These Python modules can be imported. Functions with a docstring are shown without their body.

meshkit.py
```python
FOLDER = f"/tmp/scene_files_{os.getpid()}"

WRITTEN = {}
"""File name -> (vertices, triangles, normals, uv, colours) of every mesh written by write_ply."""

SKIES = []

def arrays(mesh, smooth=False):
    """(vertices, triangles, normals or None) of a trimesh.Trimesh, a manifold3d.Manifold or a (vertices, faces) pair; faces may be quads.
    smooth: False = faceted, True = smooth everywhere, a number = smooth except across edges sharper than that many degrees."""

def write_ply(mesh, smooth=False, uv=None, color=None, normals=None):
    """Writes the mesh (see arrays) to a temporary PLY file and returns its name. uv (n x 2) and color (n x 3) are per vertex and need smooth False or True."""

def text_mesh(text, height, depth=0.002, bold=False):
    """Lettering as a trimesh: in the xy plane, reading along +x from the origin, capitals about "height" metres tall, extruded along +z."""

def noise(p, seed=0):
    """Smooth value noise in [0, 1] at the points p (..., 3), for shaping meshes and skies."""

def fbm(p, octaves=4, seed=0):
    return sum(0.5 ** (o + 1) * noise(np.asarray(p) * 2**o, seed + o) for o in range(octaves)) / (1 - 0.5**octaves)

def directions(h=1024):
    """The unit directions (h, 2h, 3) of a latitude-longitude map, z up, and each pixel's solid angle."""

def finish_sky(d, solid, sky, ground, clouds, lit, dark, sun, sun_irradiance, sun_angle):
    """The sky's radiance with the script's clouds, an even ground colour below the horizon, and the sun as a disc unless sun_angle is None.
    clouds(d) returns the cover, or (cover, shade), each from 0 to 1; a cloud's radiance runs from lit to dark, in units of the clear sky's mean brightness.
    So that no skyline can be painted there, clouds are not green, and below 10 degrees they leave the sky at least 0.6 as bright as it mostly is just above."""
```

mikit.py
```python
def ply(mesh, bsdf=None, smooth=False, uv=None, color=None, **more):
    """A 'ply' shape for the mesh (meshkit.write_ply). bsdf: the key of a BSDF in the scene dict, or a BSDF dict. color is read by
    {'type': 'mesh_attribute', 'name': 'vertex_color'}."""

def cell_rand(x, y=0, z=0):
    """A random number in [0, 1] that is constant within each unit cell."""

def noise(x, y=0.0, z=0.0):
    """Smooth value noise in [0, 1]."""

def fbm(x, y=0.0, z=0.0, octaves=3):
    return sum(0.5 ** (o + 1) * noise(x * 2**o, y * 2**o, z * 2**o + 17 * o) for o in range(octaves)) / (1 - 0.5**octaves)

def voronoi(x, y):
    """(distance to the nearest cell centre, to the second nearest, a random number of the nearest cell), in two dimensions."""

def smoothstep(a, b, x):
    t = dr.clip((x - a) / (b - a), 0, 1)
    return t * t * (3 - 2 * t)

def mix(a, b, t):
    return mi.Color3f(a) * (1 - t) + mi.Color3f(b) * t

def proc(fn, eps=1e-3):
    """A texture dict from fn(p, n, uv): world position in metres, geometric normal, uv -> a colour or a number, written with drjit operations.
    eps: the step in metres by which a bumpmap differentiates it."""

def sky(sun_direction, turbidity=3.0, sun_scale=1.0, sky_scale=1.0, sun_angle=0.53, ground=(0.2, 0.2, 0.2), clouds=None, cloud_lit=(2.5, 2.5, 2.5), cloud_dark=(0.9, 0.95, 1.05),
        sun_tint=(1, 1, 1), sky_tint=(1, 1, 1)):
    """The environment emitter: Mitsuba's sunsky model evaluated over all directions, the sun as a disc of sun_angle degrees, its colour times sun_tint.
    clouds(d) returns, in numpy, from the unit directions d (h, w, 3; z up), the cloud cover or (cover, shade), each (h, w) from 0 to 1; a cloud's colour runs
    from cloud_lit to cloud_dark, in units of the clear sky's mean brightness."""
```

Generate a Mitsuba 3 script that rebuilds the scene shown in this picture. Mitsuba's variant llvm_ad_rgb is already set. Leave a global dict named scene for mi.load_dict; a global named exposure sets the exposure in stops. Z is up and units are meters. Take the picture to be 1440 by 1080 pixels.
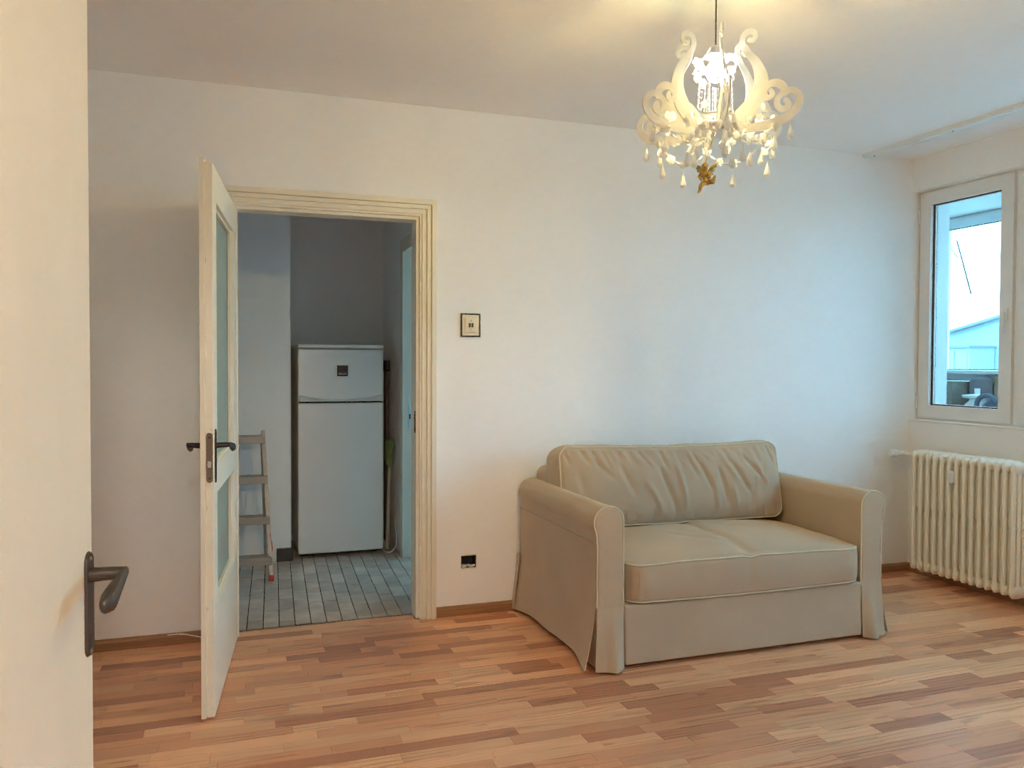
import math, random
import numpy as np, trimesh, manifold3d as m3, shapely, shapely.affinity as aff
from shapely.geometry import Polygon, LineString, Point, box as sbox
from shapely.ops import unary_union
import drjit as dr, mitsuba as mi
import mikit, meshkit
from mikit import proc, noise, fbm, cell_rand, smoothstep, mix

T = mi.ScalarTransform4f
scene, labels = {}, {}
rng = random.Random(7)
nrng = np.random.default_rng(7)

# ------------------------------------------------------------------ camera, sky, exposure
exposure = -0.23
CAM = np.array([0.0, -4.01385, 1.27710]); FPX = 1157.84
YAW, PITCH, ROLL = 0.338433, -0.0241904, 0.00403355
CF = np.array([math.sin(YAW) * math.cos(PITCH), math.cos(YAW) * math.cos(PITCH), math.sin(PITCH)])
CR = np.cross(CF, [0, 0, 1]); CR /= np.linalg.norm(CR); CU = np.cross(CR, CF)
CR, CU = CR * math.cos(ROLL) + CU * math.sin(ROLL), -CR * math.sin(ROLL) + CU * math.cos(ROLL)
scene['camera'] = {'type': 'perspective', 'fov_axis': 'x', 'fov': math.degrees(2 * math.atan(720 / FPX)), 'near_clip': 0.02, 'far_clip': 500.0,
                   'to_world': T().look_at(origin=CAM.tolist(), target=(CAM + CF).tolist(), up=CU.tolist())}
def clouds(d):
    p = d / np.maximum(d[..., 2:3] + 0.25, 0.05) * np.array([1.6, 1.6, 0.0])
    f = meshkit.fbm(p + 3.0, 5, 3)
    cover = np.clip(0.74 + 1.3 * (f - 0.42), 0, 1)
    return cover, np.clip(1.6 * (meshkit.fbm(p * 1.4 + 9.0, 4, 8) - 0.38), 0, 1)
SKY = 33.0
scene['sky'] = mikit.sky((-0.55, 0.35, 0.62), turbidity=3.5, sun_scale=0.0, sky_scale=SKY, ground=(0.30, 0.31, 0.30), clouds=clouds,
                         cloud_lit=(1.08, 2.7, 3.84), cloud_dark=(0.63, 1.58, 2.24), sky_tint=(0.36, 0.9, 1.28))
BULB = (1120.0, 850.0, 345.0)
GLOBE = (410.0, 340.0, 290.0)

# ------------------------------------------------------------------ helpers
def S(r, g, b):
    return [(((c / 255) + 0.055) / 1.055) ** 2.4 if c > 10 else c / 255 / 12.92 for c in (r, g, b)]
def col(c): return {'type': 'rgb', 'value': list(map(float, c))}
def mat(key, c, rough=0.6, metallic=0.0, spec=0.5, **kw):
    tex = c if isinstance(c, dict) else col(c)
    b = {'type': 'principled', 'base_color': tex, 'roughness': rough, 'metallic': metallic, 'specular': spec}
    b.update(kw)
    scene[key] = {'type': 'twosided', 'bsdf': b}
    return key
def bump(key, c, fn, scale, rough=0.6, spec=0.5, eps=1e-3, **kw):
    tex = c if isinstance(c, dict) else col(c)
    b = {'type': 'principled', 'base_color': tex, 'roughness': rough, 'specular': spec}
    b.update(kw)
    scene[key] = {'type': 'twosided', 'bsdf': {'type': 'bumpmap', 'arbitrary': proc(fn, eps), 'scale': scale, 'bsdf': b}}
    return key

def put(key, mesh, bsdf, smooth=False, label=None, cat=None, group=None, kind=None, to=None, **kw):
    base, n = key, 0
    while key in scene:
        n += 1; key = f'{base}_{n:03d}'
    d = mesh if isinstance(mesh, dict) else mikit.ply(mesh, bsdf, smooth, **kw)
    if to is not None: d = {**d, 'to_world': to}
    scene[key] = d
    e = {k: v for k, v in (('label', label), ('category', cat), ('group', group), ('kind', kind)) if v}
    if e: labels[key] = e
    return key
def tag(key, label, cat=None, group=None, kind=None):
    labels[key] = {k: v for k, v in (('label', label), ('category', cat), ('group', group), ('kind', kind)) if v}

def cat_(ms): return trimesh.util.concatenate(ms)
def bx(x0, x1, y0, y1, z0, z1):
    m = trimesh.creation.box((abs(x1 - x0), abs(y1 - y0), abs(z1 - z0)))
    m.apply_translation(((x0 + x1) / 2, (y0 + y1) / 2, (z0 + z1) / 2)); return m
def tm(man):
    a = man.to_mesh(); return trimesh.Trimesh(np.array(a.vert_properties[:, :3]), np.array(a.tri_verts), process=False)
def rb(x0, x1, y0, y1, z0, z1, r=0.004, seg=8):
    """box with rounded edges"""
    r = min(r, (x1 - x0) / 2.01, (y1 - y0) / 2.01, (z1 - z0) / 2.01)
    s = m3.Manifold.sphere(r, seg)
    return tm(m3.Manifold.batch_hull([s.translate((x, y, z)) for x in (x0 + r, x1 - r) for y in (y0 + r, y1 - r) for z in (z0 + r, z1 - r)]))
def balls(pts, seg=16):
    return m3.Manifold.batch_hull([m3.Manifold.sphere(r, seg).translate(tuple(map(float, p))) for p, r in pts])
def refine(man, length): return tm(man.refine_to_length(length))
def ext(poly, h):
    gs = getattr(poly, 'geoms', [poly])
    return cat_([trimesh.creation.extrude_polygon(g, h, engine='earcut') for g in gs])
def ext_y(poly, y0, y1):
    """polygon in (x,z) extruded from y0 to y1"""
    m = ext(poly, abs(y1 - y0)); v = m.vertices.copy()
    m.vertices = np.stack([v[:, 0], max(y0, y1) - v[:, 2], v[:, 1]], 1); return m
def ext_x(poly, x0, x1):
    """polygon in (y,z) extruded from x0 to x1"""
    m = ext(poly, abs(x1 - x0)); v = m.vertices.copy()
    m.vertices = np.stack([min(x0, x1) + v[:, 2], v[:, 0], v[:, 1]], 1); return m
def tube(pts, r, sides=8, closed=False):
    p = np.asarray(pts, float); n = len(p)
    rr = np.broadcast_to(np.asarray(r, float), (n,))
    t = np.roll(p, -1, 0) - np.roll(p, 1, 0) if closed else np.gradient(p, axis=0)
    t /= np.linalg.norm(t, axis=1, keepdims=True) + 1e-12
    a = np.cross(t[0], [0, 0, 1] if abs(t[0][2]) < 0.9 else [1, 0, 0]); a /= np.linalg.norm(a)
    A = []
    for k in range(n):
        a = a - t[k] * (a @ t[k]); a /= np.linalg.norm(a); A.append(a)
    A = np.array(A); B = np.cross(t, A); an = np.arange(sides) * 2 * np.pi / sides
    v = p[:, None] + rr[:, None, None] * (np.cos(an)[None, :, None] * A[:, None] + np.sin(an)[None, :, None] * B[:, None])
    f = []
    for i in range(n if closed else n - 1):
        j = (i + 1) % n
        for k in range(sides):
            l = (k + 1) % sides
            f += [[i * sides + k, i * sides + l, j * sides + l], [i * sides + k, j * sides + l, j * sides + k]]
    v = v.reshape(-1, 3)
    if not closed:
        c0, c1 = len(v), len(v) + 1
        v = np.vstack([v, p[:1], p[-1:]])
        for k in range(sides):
            l = (k + 1) % sides
            f += [[c0, l, k], [c1, (n - 1) * sides + k, (n - 1) * sides + l]]
    return trimesh.Trimesh(v, np.array(f), process=False)
def spline(pts, n=60, closed=False):
    from scipy.interpolate import CubicSpline
    p = np.asarray(pts, float)
    if closed: p = np.vstack([p, p[:1]])
    t = np.r_[0, np.cumsum(np.linalg.norm(np.diff(p, axis=0), axis=1))]
    cs = CubicSpline(t, p, bc_type='periodic' if closed else 'natural')
    return cs(np.linspace(0, t[-1], n + 1)[:-1] if closed else np.linspace(0, t[-1], n))
def lathe(prof, n=32, at=(0, 0, 0)):
    m = trimesh.creation.revolve(np.asarray(prof, float), sections=n); m.apply_translation(at); return m
def grid_faces(nu, nv):
    i, j = np.meshgrid(np.arange(nu - 1), np.arange(nv - 1), indexing='ij')
    q = np.stack([i * nv + j, (i + 1) * nv + j, (i + 1) * nv + j + 1, i * nv + j + 1], -1).reshape(-1, 4)
    return np.vstack([q[:, [0, 1, 2]], q[:, [0, 2, 3]]])
def sheet(P, thick):
    """P (nu,nv,3) surface made into a closed shell of the given thickness (along its normals)"""
    nu, nv = P.shape[:2]
    du, dv = np.gradient(P, axis=0), np.gradient(P, axis=1)
    N = np.cross(du, dv); N /= np.linalg.norm(N, axis=-1, keepdims=True) + 1e-12
    v = np.vstack([P.reshape(-1, 3), (P - N * thick).reshape(-1, 3)]); n = nu * nv
    f = grid_faces(nu, nv); fs = [f, f[:, ::-1] + n]
    idx = np.arange(n).reshape(nu, nv)
    for e in (idx[0], idx[-1][::-1], idx[:, 0][::-1], idx[:, -1]):
        a, b = e[:-1], e[1:]
        fs += [np.stack([a, b, b + n], 1)[:, ::-1] * 1, np.stack([a, b + n, a + n], 1)[:, ::-1] * 1]
    m = trimesh.Trimesh(v, np.vstack(fs), process=False); return m
def xf(m, M): m = m.copy(); m.apply_transform(M); return m
def frame_ring_x(x0, x1, ya, yb, za, zb, w):
    """rectangular ring in the y-z plane (a window or door frame), with mitre-free joints"""
    return ext_x(sbox(ya, za, yb, zb).difference(sbox(ya + w, za + w, yb - w, zb - w)), x0, x1)

# ------------------------------------------------------------------ materials
def wallc(base, amp=0.05):
    def fn(p, n, uv):
        k = fbm(p.x * 2.3 + 7, p.y * 2.3, p.z * 2.3, 3) - 0.5
        s = fbm(p.x * 40, p.y * 40, p.z * 40, 2) - 0.5
        return mi.Color3f(base) * (1 + amp * k + 0.03 * s)
    return proc(fn)
def rollf(p, n, uv): return fbm(p.x * 160, p.y * 160, p.z * 160, 2)
bump('paint_white', wallc((0.87, 0.86, 0.845)), rollf, 0.0006, rough=0.75, spec=0.25)
bump('paint_ceiling', wallc((0.79, 0.765, 0.745)), rollf, 0.0005, rough=0.85, spec=0.2)
bump('paint_hall', wallc((0.84, 0.835, 0.82)), rollf, 0.0006, rough=0.7, spec=0.3)
def woodpaint(p, n, uv):
    a = fbm(p.x * 30, p.y * 30, p.z * 4, 3)
    chip = smoothstep(0.86, 0.90, fbm(p.x * 55 + 3, p.y * 55, p.z * 25, 2))
    return mix(mi.Color3f(0.76, 0.70, 0.575) * (0.98 + 0.04 * a), (0.45, 0.36, 0.24), 0.5 * chip)
def brushf(p, n, uv): return fbm(p.x * 90, p.y * 90, p.z * 9, 2)
bump('paint_cream', proc(woodpaint), brushf, 0.0003, rough=0.42, spec=0.45)
def fgpaint(p, n, uv):
    a = fbm(p.x * 25, p.y * 25, p.z * 5, 3)
    sp = smoothstep(0.90, 0.93, fbm(p.y * 80, p.z * 80, 4, 2))
    return mix(mi.Color3f(0.63, 0.545, 0.42) * (0.97 + 0.06 * a), (0.5, 0.42, 0.3), 0.25 * sp)
bump('paint_door', proc(fgpaint), brushf, 0.0006, rough=0.5, spec=0.4)
mat('pvc', (0.80, 0.81, 0.81), 0.35)
mat('gasket', (0.015, 0.02, 0.03), 0.6)
mat('black_plastic', (0.012, 0.011, 0.010), 0.35)
mat('bronze', (0.035, 0.028, 0.022), 0.42, metallic=0.35)
mat('brown_metal', (0.16, 0.12, 0.085), 0.5, metallic=0.5)
mat('steel', (0.62, 0.62, 0.62), 0.3, metallic=1.0)
def aluf(p, n, uv): return mi.Color3f(0.33, 0.305, 0.27) * (0.85 + 0.3 * fbm(p.x * 12, p.y * 60, p.z * 60, 3))
mat('aluminium', proc(aluf), 0.45, metallic=0.5)
mat('red_plastic', S(190, 70, 60), 0.5)
mat('dark_hole', (0.02, 0.017, 0.015), 0.9)
def plasterf(p, n, uv): return mi.Color3f(0.62, 0.6, 0.57) * (0.8 + 0.4 * fbm(p.x * 150, p.y * 150, p.z * 150, 2))
mat('plaster', proc(plasterf), 0.9)
mat('cream_plastic', S(226, 214, 190), 0.4)
mat('white_plastic', (0.78, 0.78, 0.76), 0.4)
mat('fridge_white', (0.80, 0.81, 0.77), 0.28)
mat('fridge_grey', (0.35, 0.36, 0.35), 0.4)
mat('logo_black', (0.008, 0.008, 0.009), 0.3)
mat('logo_white', (0.85, 0.85, 0.85), 0.5)
mat('cable_white', (0.75, 0.74, 0.70), 0.5)
mat('radiator_paint', (0.88, 0.84, 0.735), 0.32)
mat('black_tile', (0.012, 0.012, 0.013), 0.3)
def goldf(p, n, uv): return mix((0.72, 0.46, 0.13), (0.30, 0.18, 0.05), smoothstep(0.4, 0.7, fbm(p.x * 120, p.y * 120, p.z * 120, 2)))
mat('gold', proc(goldf), 0.32, metallic=0.9)
scene['window_glass'] = {'type': 'thindielectric', 'specular_transmittance': col((0.93, 0.985, 0.985))}
scene['frosted_glass'] = {'type': 'principledthin', 'base_color': col((0.50, 0.62, 0.56)), 'roughness': 0.45, 'diff_trans': 1.1, 'spec_trans': 0.15, 'eta': 1.5}
scene['acrylic'] = {'type': 'twosided', 'bsdf': {'type': 'principled', 'base_color': col((0.88, 0.86, 0.78)), 'roughness': 0.3, 'specular': 0.5}}
scene['petal'] = {'type': 'principledthin', 'base_color': col((0.90, 0.88, 0.84)), 'roughness': 0.3, 'diff_trans': 1.1, 'spec_trans': 0.0}
scene['crystal'] = {'type': 'dielectric', 'int_ior': 1.5}

# fabric
def fabc(p, n, uv):
    a = fbm(p.x * 6, p.y * 6, p.z * 6, 3)
    w = noise(p.x * 700, p.y * 700, p.z * 120) + noise(p.x * 120, p.y * 700, p.z * 700)
    return mi.Color3f(0.485, 0.37, 0.257) * (0.90 + 0.16 * a + 0.05 * (w - 1))
def fabb(p, n, uv):
    return 0.6 * fbm(p.x * 28, p.y * 28, p.z * 14, 3) + 0.08 * noise(p.x * 600, p.y * 600, p.z * 600)
bump('fabric', proc(fabc), fabb, 0.006, rough=0.85, spec=0.2, sheen=0.25)
mat('piping', (0.60, 0.52, 0.38), 0.8, spec=0.2)

# floor strips: uv carries the strip's own coordinates (u = metres along + 10 * seed)
def plankc(p, n, uv):
    seed = dr.floor(uv.x / 10.0)
    u = uv.x - seed * 10.0; v = uv.y
    r1, r2, r3 = cell_rand(seed, 3), cell_rand(seed, 11), cell_rand(seed, 29)
    light, mid_, dark = mi.Color3f(0.77, 0.392, 0.205), mi.Color3f(0.665, 0.30, 0.152), mi.Color3f(0.48, 0.192, 0.096)
    base = dr.select(r1 < 0.42, light, dr.select(r1 < 0.78, mid_, dark)) * (0.90 + 0.2 * r2)
    wob = fbm(u * 2.2 + seed * 3.7, v * 9.0, r1 * 50, 2)
    rings = v * (70 + 60 * r3) + 9 * wob * (0.4 + r2)
    band = smoothstep(0.45, 1.0, dr.sin(rings * 2.2)) * smoothstep(0.30, 0.75, fbm(u * 3.0 + seed, v * 14, 7, 2))
    fine = fbm(u * 7 + seed * 5, v * 260, r2 * 9, 2)
    knot = smoothstep(0.66, 0.85, fbm(u * 5.0 + seed * 1.3, v * 30 + seed, 2.0, 2))
    c = base * (0.92 + 0.16 * fine)
    c = mix(c, c * mi.Color3f(0.62, 0.52, 0.46), 0.85 * band * (0.25 + 0.75 * r3))
    return mix(c, c * mi.Color3f(0.55, 0.47, 0.43), 0.55 * knot)
mat('laminate', proc(plankc), 0.38, spec=0.42)
mat('floor_base', (0.06, 0.04, 0.03), 0.9)
def basec(p, n, uv):
    g = fbm(p.x * 5, p.y * 5, p.z * 120, 3)
    return mix((0.20, 0.085, 0.036), (0.38, 0.19, 0.085), g)
mat('baseboard_wood', proc(basec), 0.45, spec=0.4)
def tilec(p, n, uv):
    seed = dr.floor(uv.x / 10.0)
    r = cell_rand(seed, 5)
    a = fbm(p.x * 14, p.y * 14, 1.0, 3)
    return mix((0.36, 0.275, 0.215), (0.52, 0.405, 0.32), r) * (0.82 + 0.36 * a)
mat('hall_tile', proc(tilec), 0.33, spec=0.45)
mat('grout', (0.045, 0.038, 0.032), 0.9)

# ------------------------------------------------------------------ room shell
H, XR, XL, YB = 2.55, 4.04, -1.16, -3.60
ST = 'structure'
# back wall with the doorway (x .06-.925, z<2.005) and the hole of the open socket box
wall_poly = sbox(XL - 0.2, 0, XR + 0.30, H).difference(sbox(0.055, -1, 0.925, 2.005)).difference(sbox(1.142, 0.232, 1.222, 0.305))
put('wall_back', ext_y(wall_poly, 0.0, 0.10), 'paint_white', label='white painted back wall behind the sofa', kind=ST)
put('wall_left', bx(XL - 0.2, XL, YB - 0.2, 0.0, 0, H), 'paint_white', label='white left wall of the room', kind=ST)
rear = sbox(XL - 0.2, 0, XR + 0.3, H).difference(sbox(-0.405, -1, 0.56, 2.02))
put('wall_rear', ext_y(rear, YB - 0.12, YB), 'paint_white', label='white rear wall with the doorway of the camera', kind=ST)
WY0, WY1, WZ0, WZ1 = -3.20, 0.0, 0.945, 2.352
# window wall: inner face x=4.04, opening that reaches the back wall corner; kitchen window further along
wr = sbox(YB - 0.12, 0, 0.0, H).difference(sbox(WY0, WZ0, 1.0, WZ1)).difference(sbox(-3.2, 0.04, -2.46, 1.2))
put('wall_right', ext_x(wr, XR, XR + 0.30), 'paint_white', label='white window wall at the right', kind=ST)
put('wall_kitchen', ext_x(sbox(0.10, 0, 2.2, H).difference(sbox(0.20, 0.25, 2.05, 2.45)), XR, XR + 0.30), 'paint_white', kind=ST, label='outer wall of the side room')
put('ceiling', cat_([bx(XL - 0.2, XR + 0.3, YB - 0.12, 2.3, H, H + 0.2), bx(XL - 0.2, 1.05, -5.4, YB - 0.12, H, H + 0.2)]), 'paint_ceiling', label='pale matt ceiling', kind=ST)
# small hall behind the camera
put('wall_entry', cat_([bx(-1.2, -1.1, -5.3, YB - 0.12, 0, H), bx(0.95, 1.05, -5.3, YB - 0.12, 0, H), bx(-1.2, 1.05, -5.4, -5.3, 0, H)]), 'paint_white', label='walls of the entry behind the camera', kind=ST)
put('floor_entry', bx(-1.2, 1.05, -5.4, YB, -0.1, -0.002), 'baseboard_wood', label='floor of the entry behind the camera', kind=ST)
# lamp of the entry, behind the camera
el = 'entry_lamp'
labels[el] = {'label': 'round white glass pendant lamp in the entry behind the camera', 'category': 'lamp'}
g_ = trimesh.creation.icosphere(3, 0.085); g_.apply_translation((0.05, -4.95, 2.22))
gd = mikit.ply(g_, 'white_plastic', True); gd['emitter'] = {'type': 'area', 'radiance': col(GLOBE)}
put(el + '__globe', gd, None)
put(el + '__cord', tube([(0.05, -4.95, 2.305), (0.05, -4.95, H - 0.02)], 0.004, 8), 'white_plastic')
put(el + '__canopy', lathe([(0, 0), (0.02, 0), (0.05, 0.02), (0.05, 0.03), (0, 0.03)], 24, (0.05, -4.95, H - 0.0305)), 'white_plastic')
# hall beyond the glazed door
NX = 0.415
put('wall_hall_back', bx(NX - 0.1, 1.23, 2.10, 2.2, 0, H), 'paint_hall', label='grey back wall of the niche behind the fridge', kind=ST)
put('wall_hall_pillar', bx(XL - 0.2, NX, 1.46, 2.2, 0.0, H), 'paint_hall', label='light grey wall beside the fridge niche', kind=ST)
hr = sbox(0.10, 0, 2.2, H).difference(sbox(0.45, -1, 1.31, 2.01))
put('wall_hall_right', ext_x(hr, 1.13, 1.23), 'paint_hall', label='right wall of the hall with an open doorway', kind=ST)
put('wall_hall_left', bx(XL - 0.2, XL, 0.10, 1.46, 0, H), 'paint_hall', label='left wall of the hall', kind=ST)
put('wall_kitchen_back', bx(1.23, XR, 2.1, 2.2, 0, H), 'paint_white', label='back wall of the side room', kind=ST)
put('floor_kitchen', bx(1.23, XR, 0.1, 2.1, -0.1, 0.0), 'hall_tile', label='floor of the side room', kind=ST, uv=np.zeros((8, 2)))
put('baseboard_hall', rb(0.325, NX + 0.012, 1.447, 1.46, 0.0, 0.085, 0.003), 'black_tile', label='black skirting of the hall wall', kind=ST)

# baseboards (brown wood, moulded profile)
bp = Polygon([(0, 0), (0.016, 0), (0.016, 0.034), (0.012, 0.043), (0.006, 0.048), (0, 0.050)])
def base_x(x0, x1):   # along the back wall; profile grows toward -y
    m = ext(bp, x1 - x0); v = m.vertices.copy(); m.vertices = np.stack([x1 - v[:, 2], -v[:, 0], v[:, 1]], 1); return m
put('baseboard_back', cat_([base_x(XL, -0.002)]), 'baseboard_wood', label='brown wooden skirting left of the doorway', kind=ST)
put('baseboard_back_right', base_x(1.009, XR), 'baseboard_wood', label='brown wooden skirting right of the doorway', kind=ST)
mbr = ext(bp, 3.58); v_ = mbr.vertices.copy(); mbr.vertices = np.stack([XR - v_[:, 0], -0.017 - v_[:, 2], v_[:, 1]], 1)
put('baseboard_right', mbr, 'baseboard_wood', label='brown wooden skirting under the window', kind=ST)
mbl = ext(bp, 3.58); v_ = mbl.vertices.copy(); mbl.vertices = np.stack([XL + v_[:, 0], -3.597 + v_[:, 2], v_[:, 1]], 1)
put('baseboard_left', mbl, 'baseboard_wood', label='brown wooden skirting of the left wall', kind=ST)

# floor: base slab and laminate strips
put('floor', bx(XL, XR, YB, 0.085, -0.1, -0.0075), 'floor_base', label='laminate floor of reddish brown wood strips', kind=ST)
def project(P):
    d = np.asarray(P, float) - CAM
    return 720 + FPX * (d @ CR) / (d @ CF), 540 - FPX * (d @ CU) / (d @ CF), d @ CF
PW = 0.0655
strips = []
row = 0
y = 0.0830
while y > YB + 0.001:
    y0 = max(y - (0.0175 if row == 0 else PW), YB); x = XL - rng.uniform(0, 0.4)
    while x < XR:
        L = rng.choice([0.22, 0.30, 0.34, 0.40, 0.46, 0.55]) * rng.uniform(0.93, 1.07)
        a, b = max(x, XL), min(x + L, XR)
        x += L
        if b - a < 0.02: continue
        if y > 0.0005:                       # only in the doorway
            a, b = max(a, 0.06), min(b, 0.92)
            if b - a < 0.02: continue
        strips.append((a, b, y0, y))
    y = y0 if row else 0.0655; row += 1
def strip_mesh(a, b, y0, y1, seed):
    g, t = 0.00025, 0.0006
    a, b, y0, y1 = a + g, b - g, y0 + g, y1 - g
    v = np.array([[a, y0, -.0075], [b, y0, -.0075], [b, y1, -.0075], [a, y1, -.0075],
                  [a, y0, -t], [b, y0, -t], [b, y1, -t], [a, y1, -t],
                  [a + t, y0 + t, 0], [b - t, y0 + t, 0], [b - t, y1 - t, 0], [a + t, y1 - t, 0]])
    f = [[8, 9, 10], [8, 10, 11]]
    for k in range(4):
        l = (k + 1) % 4
        f += [[k, l, 4 + l], [k, 4 + l, 4 + k], [4 + k, 4 + l, 8 + l], [4 + k, 8 + l, 8 + k]]
    uv = np.stack([v[:, 0] - a + 1 + 10 * seed, v[:, 1] - y0 + 0.5], 1)
    return trimesh.Trimesh(v, np.array(f), process=False), uv
def strip_area(s):
    a, b, y0, y1 = s
    u, v, w = project([[a, y0, 0], [b, y0, 0], [b, y1, 0], [a, y1, 0]])
    if w.min() < 0.1: return 0
    if 1.5 < (a + b) / 2 < 2.9 and y0 > -0.9: return 0                       # under the sofa
    pg = Polygon(zip(u, v)).buffer(0).intersection(sbox(132, 0, 1440, 1080))
    return pg.area
order = sorted(range(len(strips)), key=lambda i: -strip_area(strips[i]))
for i in order[:300]:
    m, uv = strip_mesh(*strips[i], i)
    put('floor__plank', m, 'laminate', uv=uv)
rest = [strip_mesh(*strips[i], i) for i in order[300:]]
put('floor__planks_beyond', cat_([m for m, _ in rest]), 'laminate', uv=np.vstack([u for _, u in rest]), kind='stuff')

# hall floor: grout bed and single grey tiles, laid a little askew
put('floor_hall', bx(XL - 0.2, 1.23, 0.10, 2.1, -0.1, -0.004), 'grout', label='hall floor of small grey tiles with dark joints', kind=ST)
put('floor_threshold', bx(0.055, 0.925, 0.084, 0.10, -0.1, -0.006), 'floor_base', label='dark joint between laminate and hall tiles', kind=ST)
TA = math.radians(-3.2); TW, TL = 0.0755, 0.205
hall_poly = sbox(-0.05, 0.103, 1.128, 1.6).union(sbox(NX + 0.002, 1.45, 1.128, 2.098)).difference(sbox(-2, 1.46, NX, 3)).union(sbox(1.12, 0.47, 1.23, 1.30))
ti = 0
tiles_far = []
for i in range(-14, 26):
    for j in range(-2, 14):
        off = (0.5 if i % 2 else 0.0) + 0.23 * ((i * 7) % 3 - 1)
        q = sbox(i * TW + 0.0022, (j + off) * TL + 0.0018, (i + 1) * TW - 0.0022, (j + off + 1) * TL - 0.0018)
        q = aff.rotate(aff.translate(q, 0.03, 0.1), math.degrees(TA), origin=(0.5, 0.1)).intersection(hall_poly)
        if q.is_empty or q.geom_type != 'Polygon' or q.area < 3e-4: continue
        m = ext(q, 0.006 + 0.0006 * nrng.random()); m.apply_translation((0, 0, -0.0055)); ti += 1
        put('floor_hall__tile', m, 'hall_tile', uv=np.tile([[10.0 * ti + 5, 0.5]], (len(m.vertices), 1)))

# ------------------------------------------------------------------ doorway casing (trim)
def casing_piece(off0, off1, y0, y1, zt):
    """U-shaped moulding round the opening: between offsets off0 and off1 outward of the opening edge"""
    xa, xb, zz = 0.070, 0.910, 1.990
    U = sbox(xa - off1, 0, xb + off1, zz + off1).difference(sbox(xa - off0, -1, xb + off0, zz + off0))
    return ext_y(U, y0, y1)
put('trim_1', cat_([casing_piece(0.0, 0.016, 0.012, 0.115, 0), casing_piece(0.016, 0.026, -0.006, 0.10, 0)]), 'paint_cream', label='cream painted door frame around the hall doorway', kind=ST)
put('trim_1__moulding', cat_([casing_piece(0.026, 0.044, -0.013, 0.02, 0), casing_piece(0.044, 0.050, -0.009, 0.02, 0),
                              casing_piece(0.050, 0.066, -0.021, 0.02, 0), casing_piece(0.066, 0.072, -0.015, 0.02, 0)]), 'paint_cream')
put('trim_1__outer_moulding', cat_([casing_piece(0.072, 0.090, -0.028, 0.02, 0), casing_piece(0.090, 0.098, -0.020, 0.02, 0)]), 'paint_cream')
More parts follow.
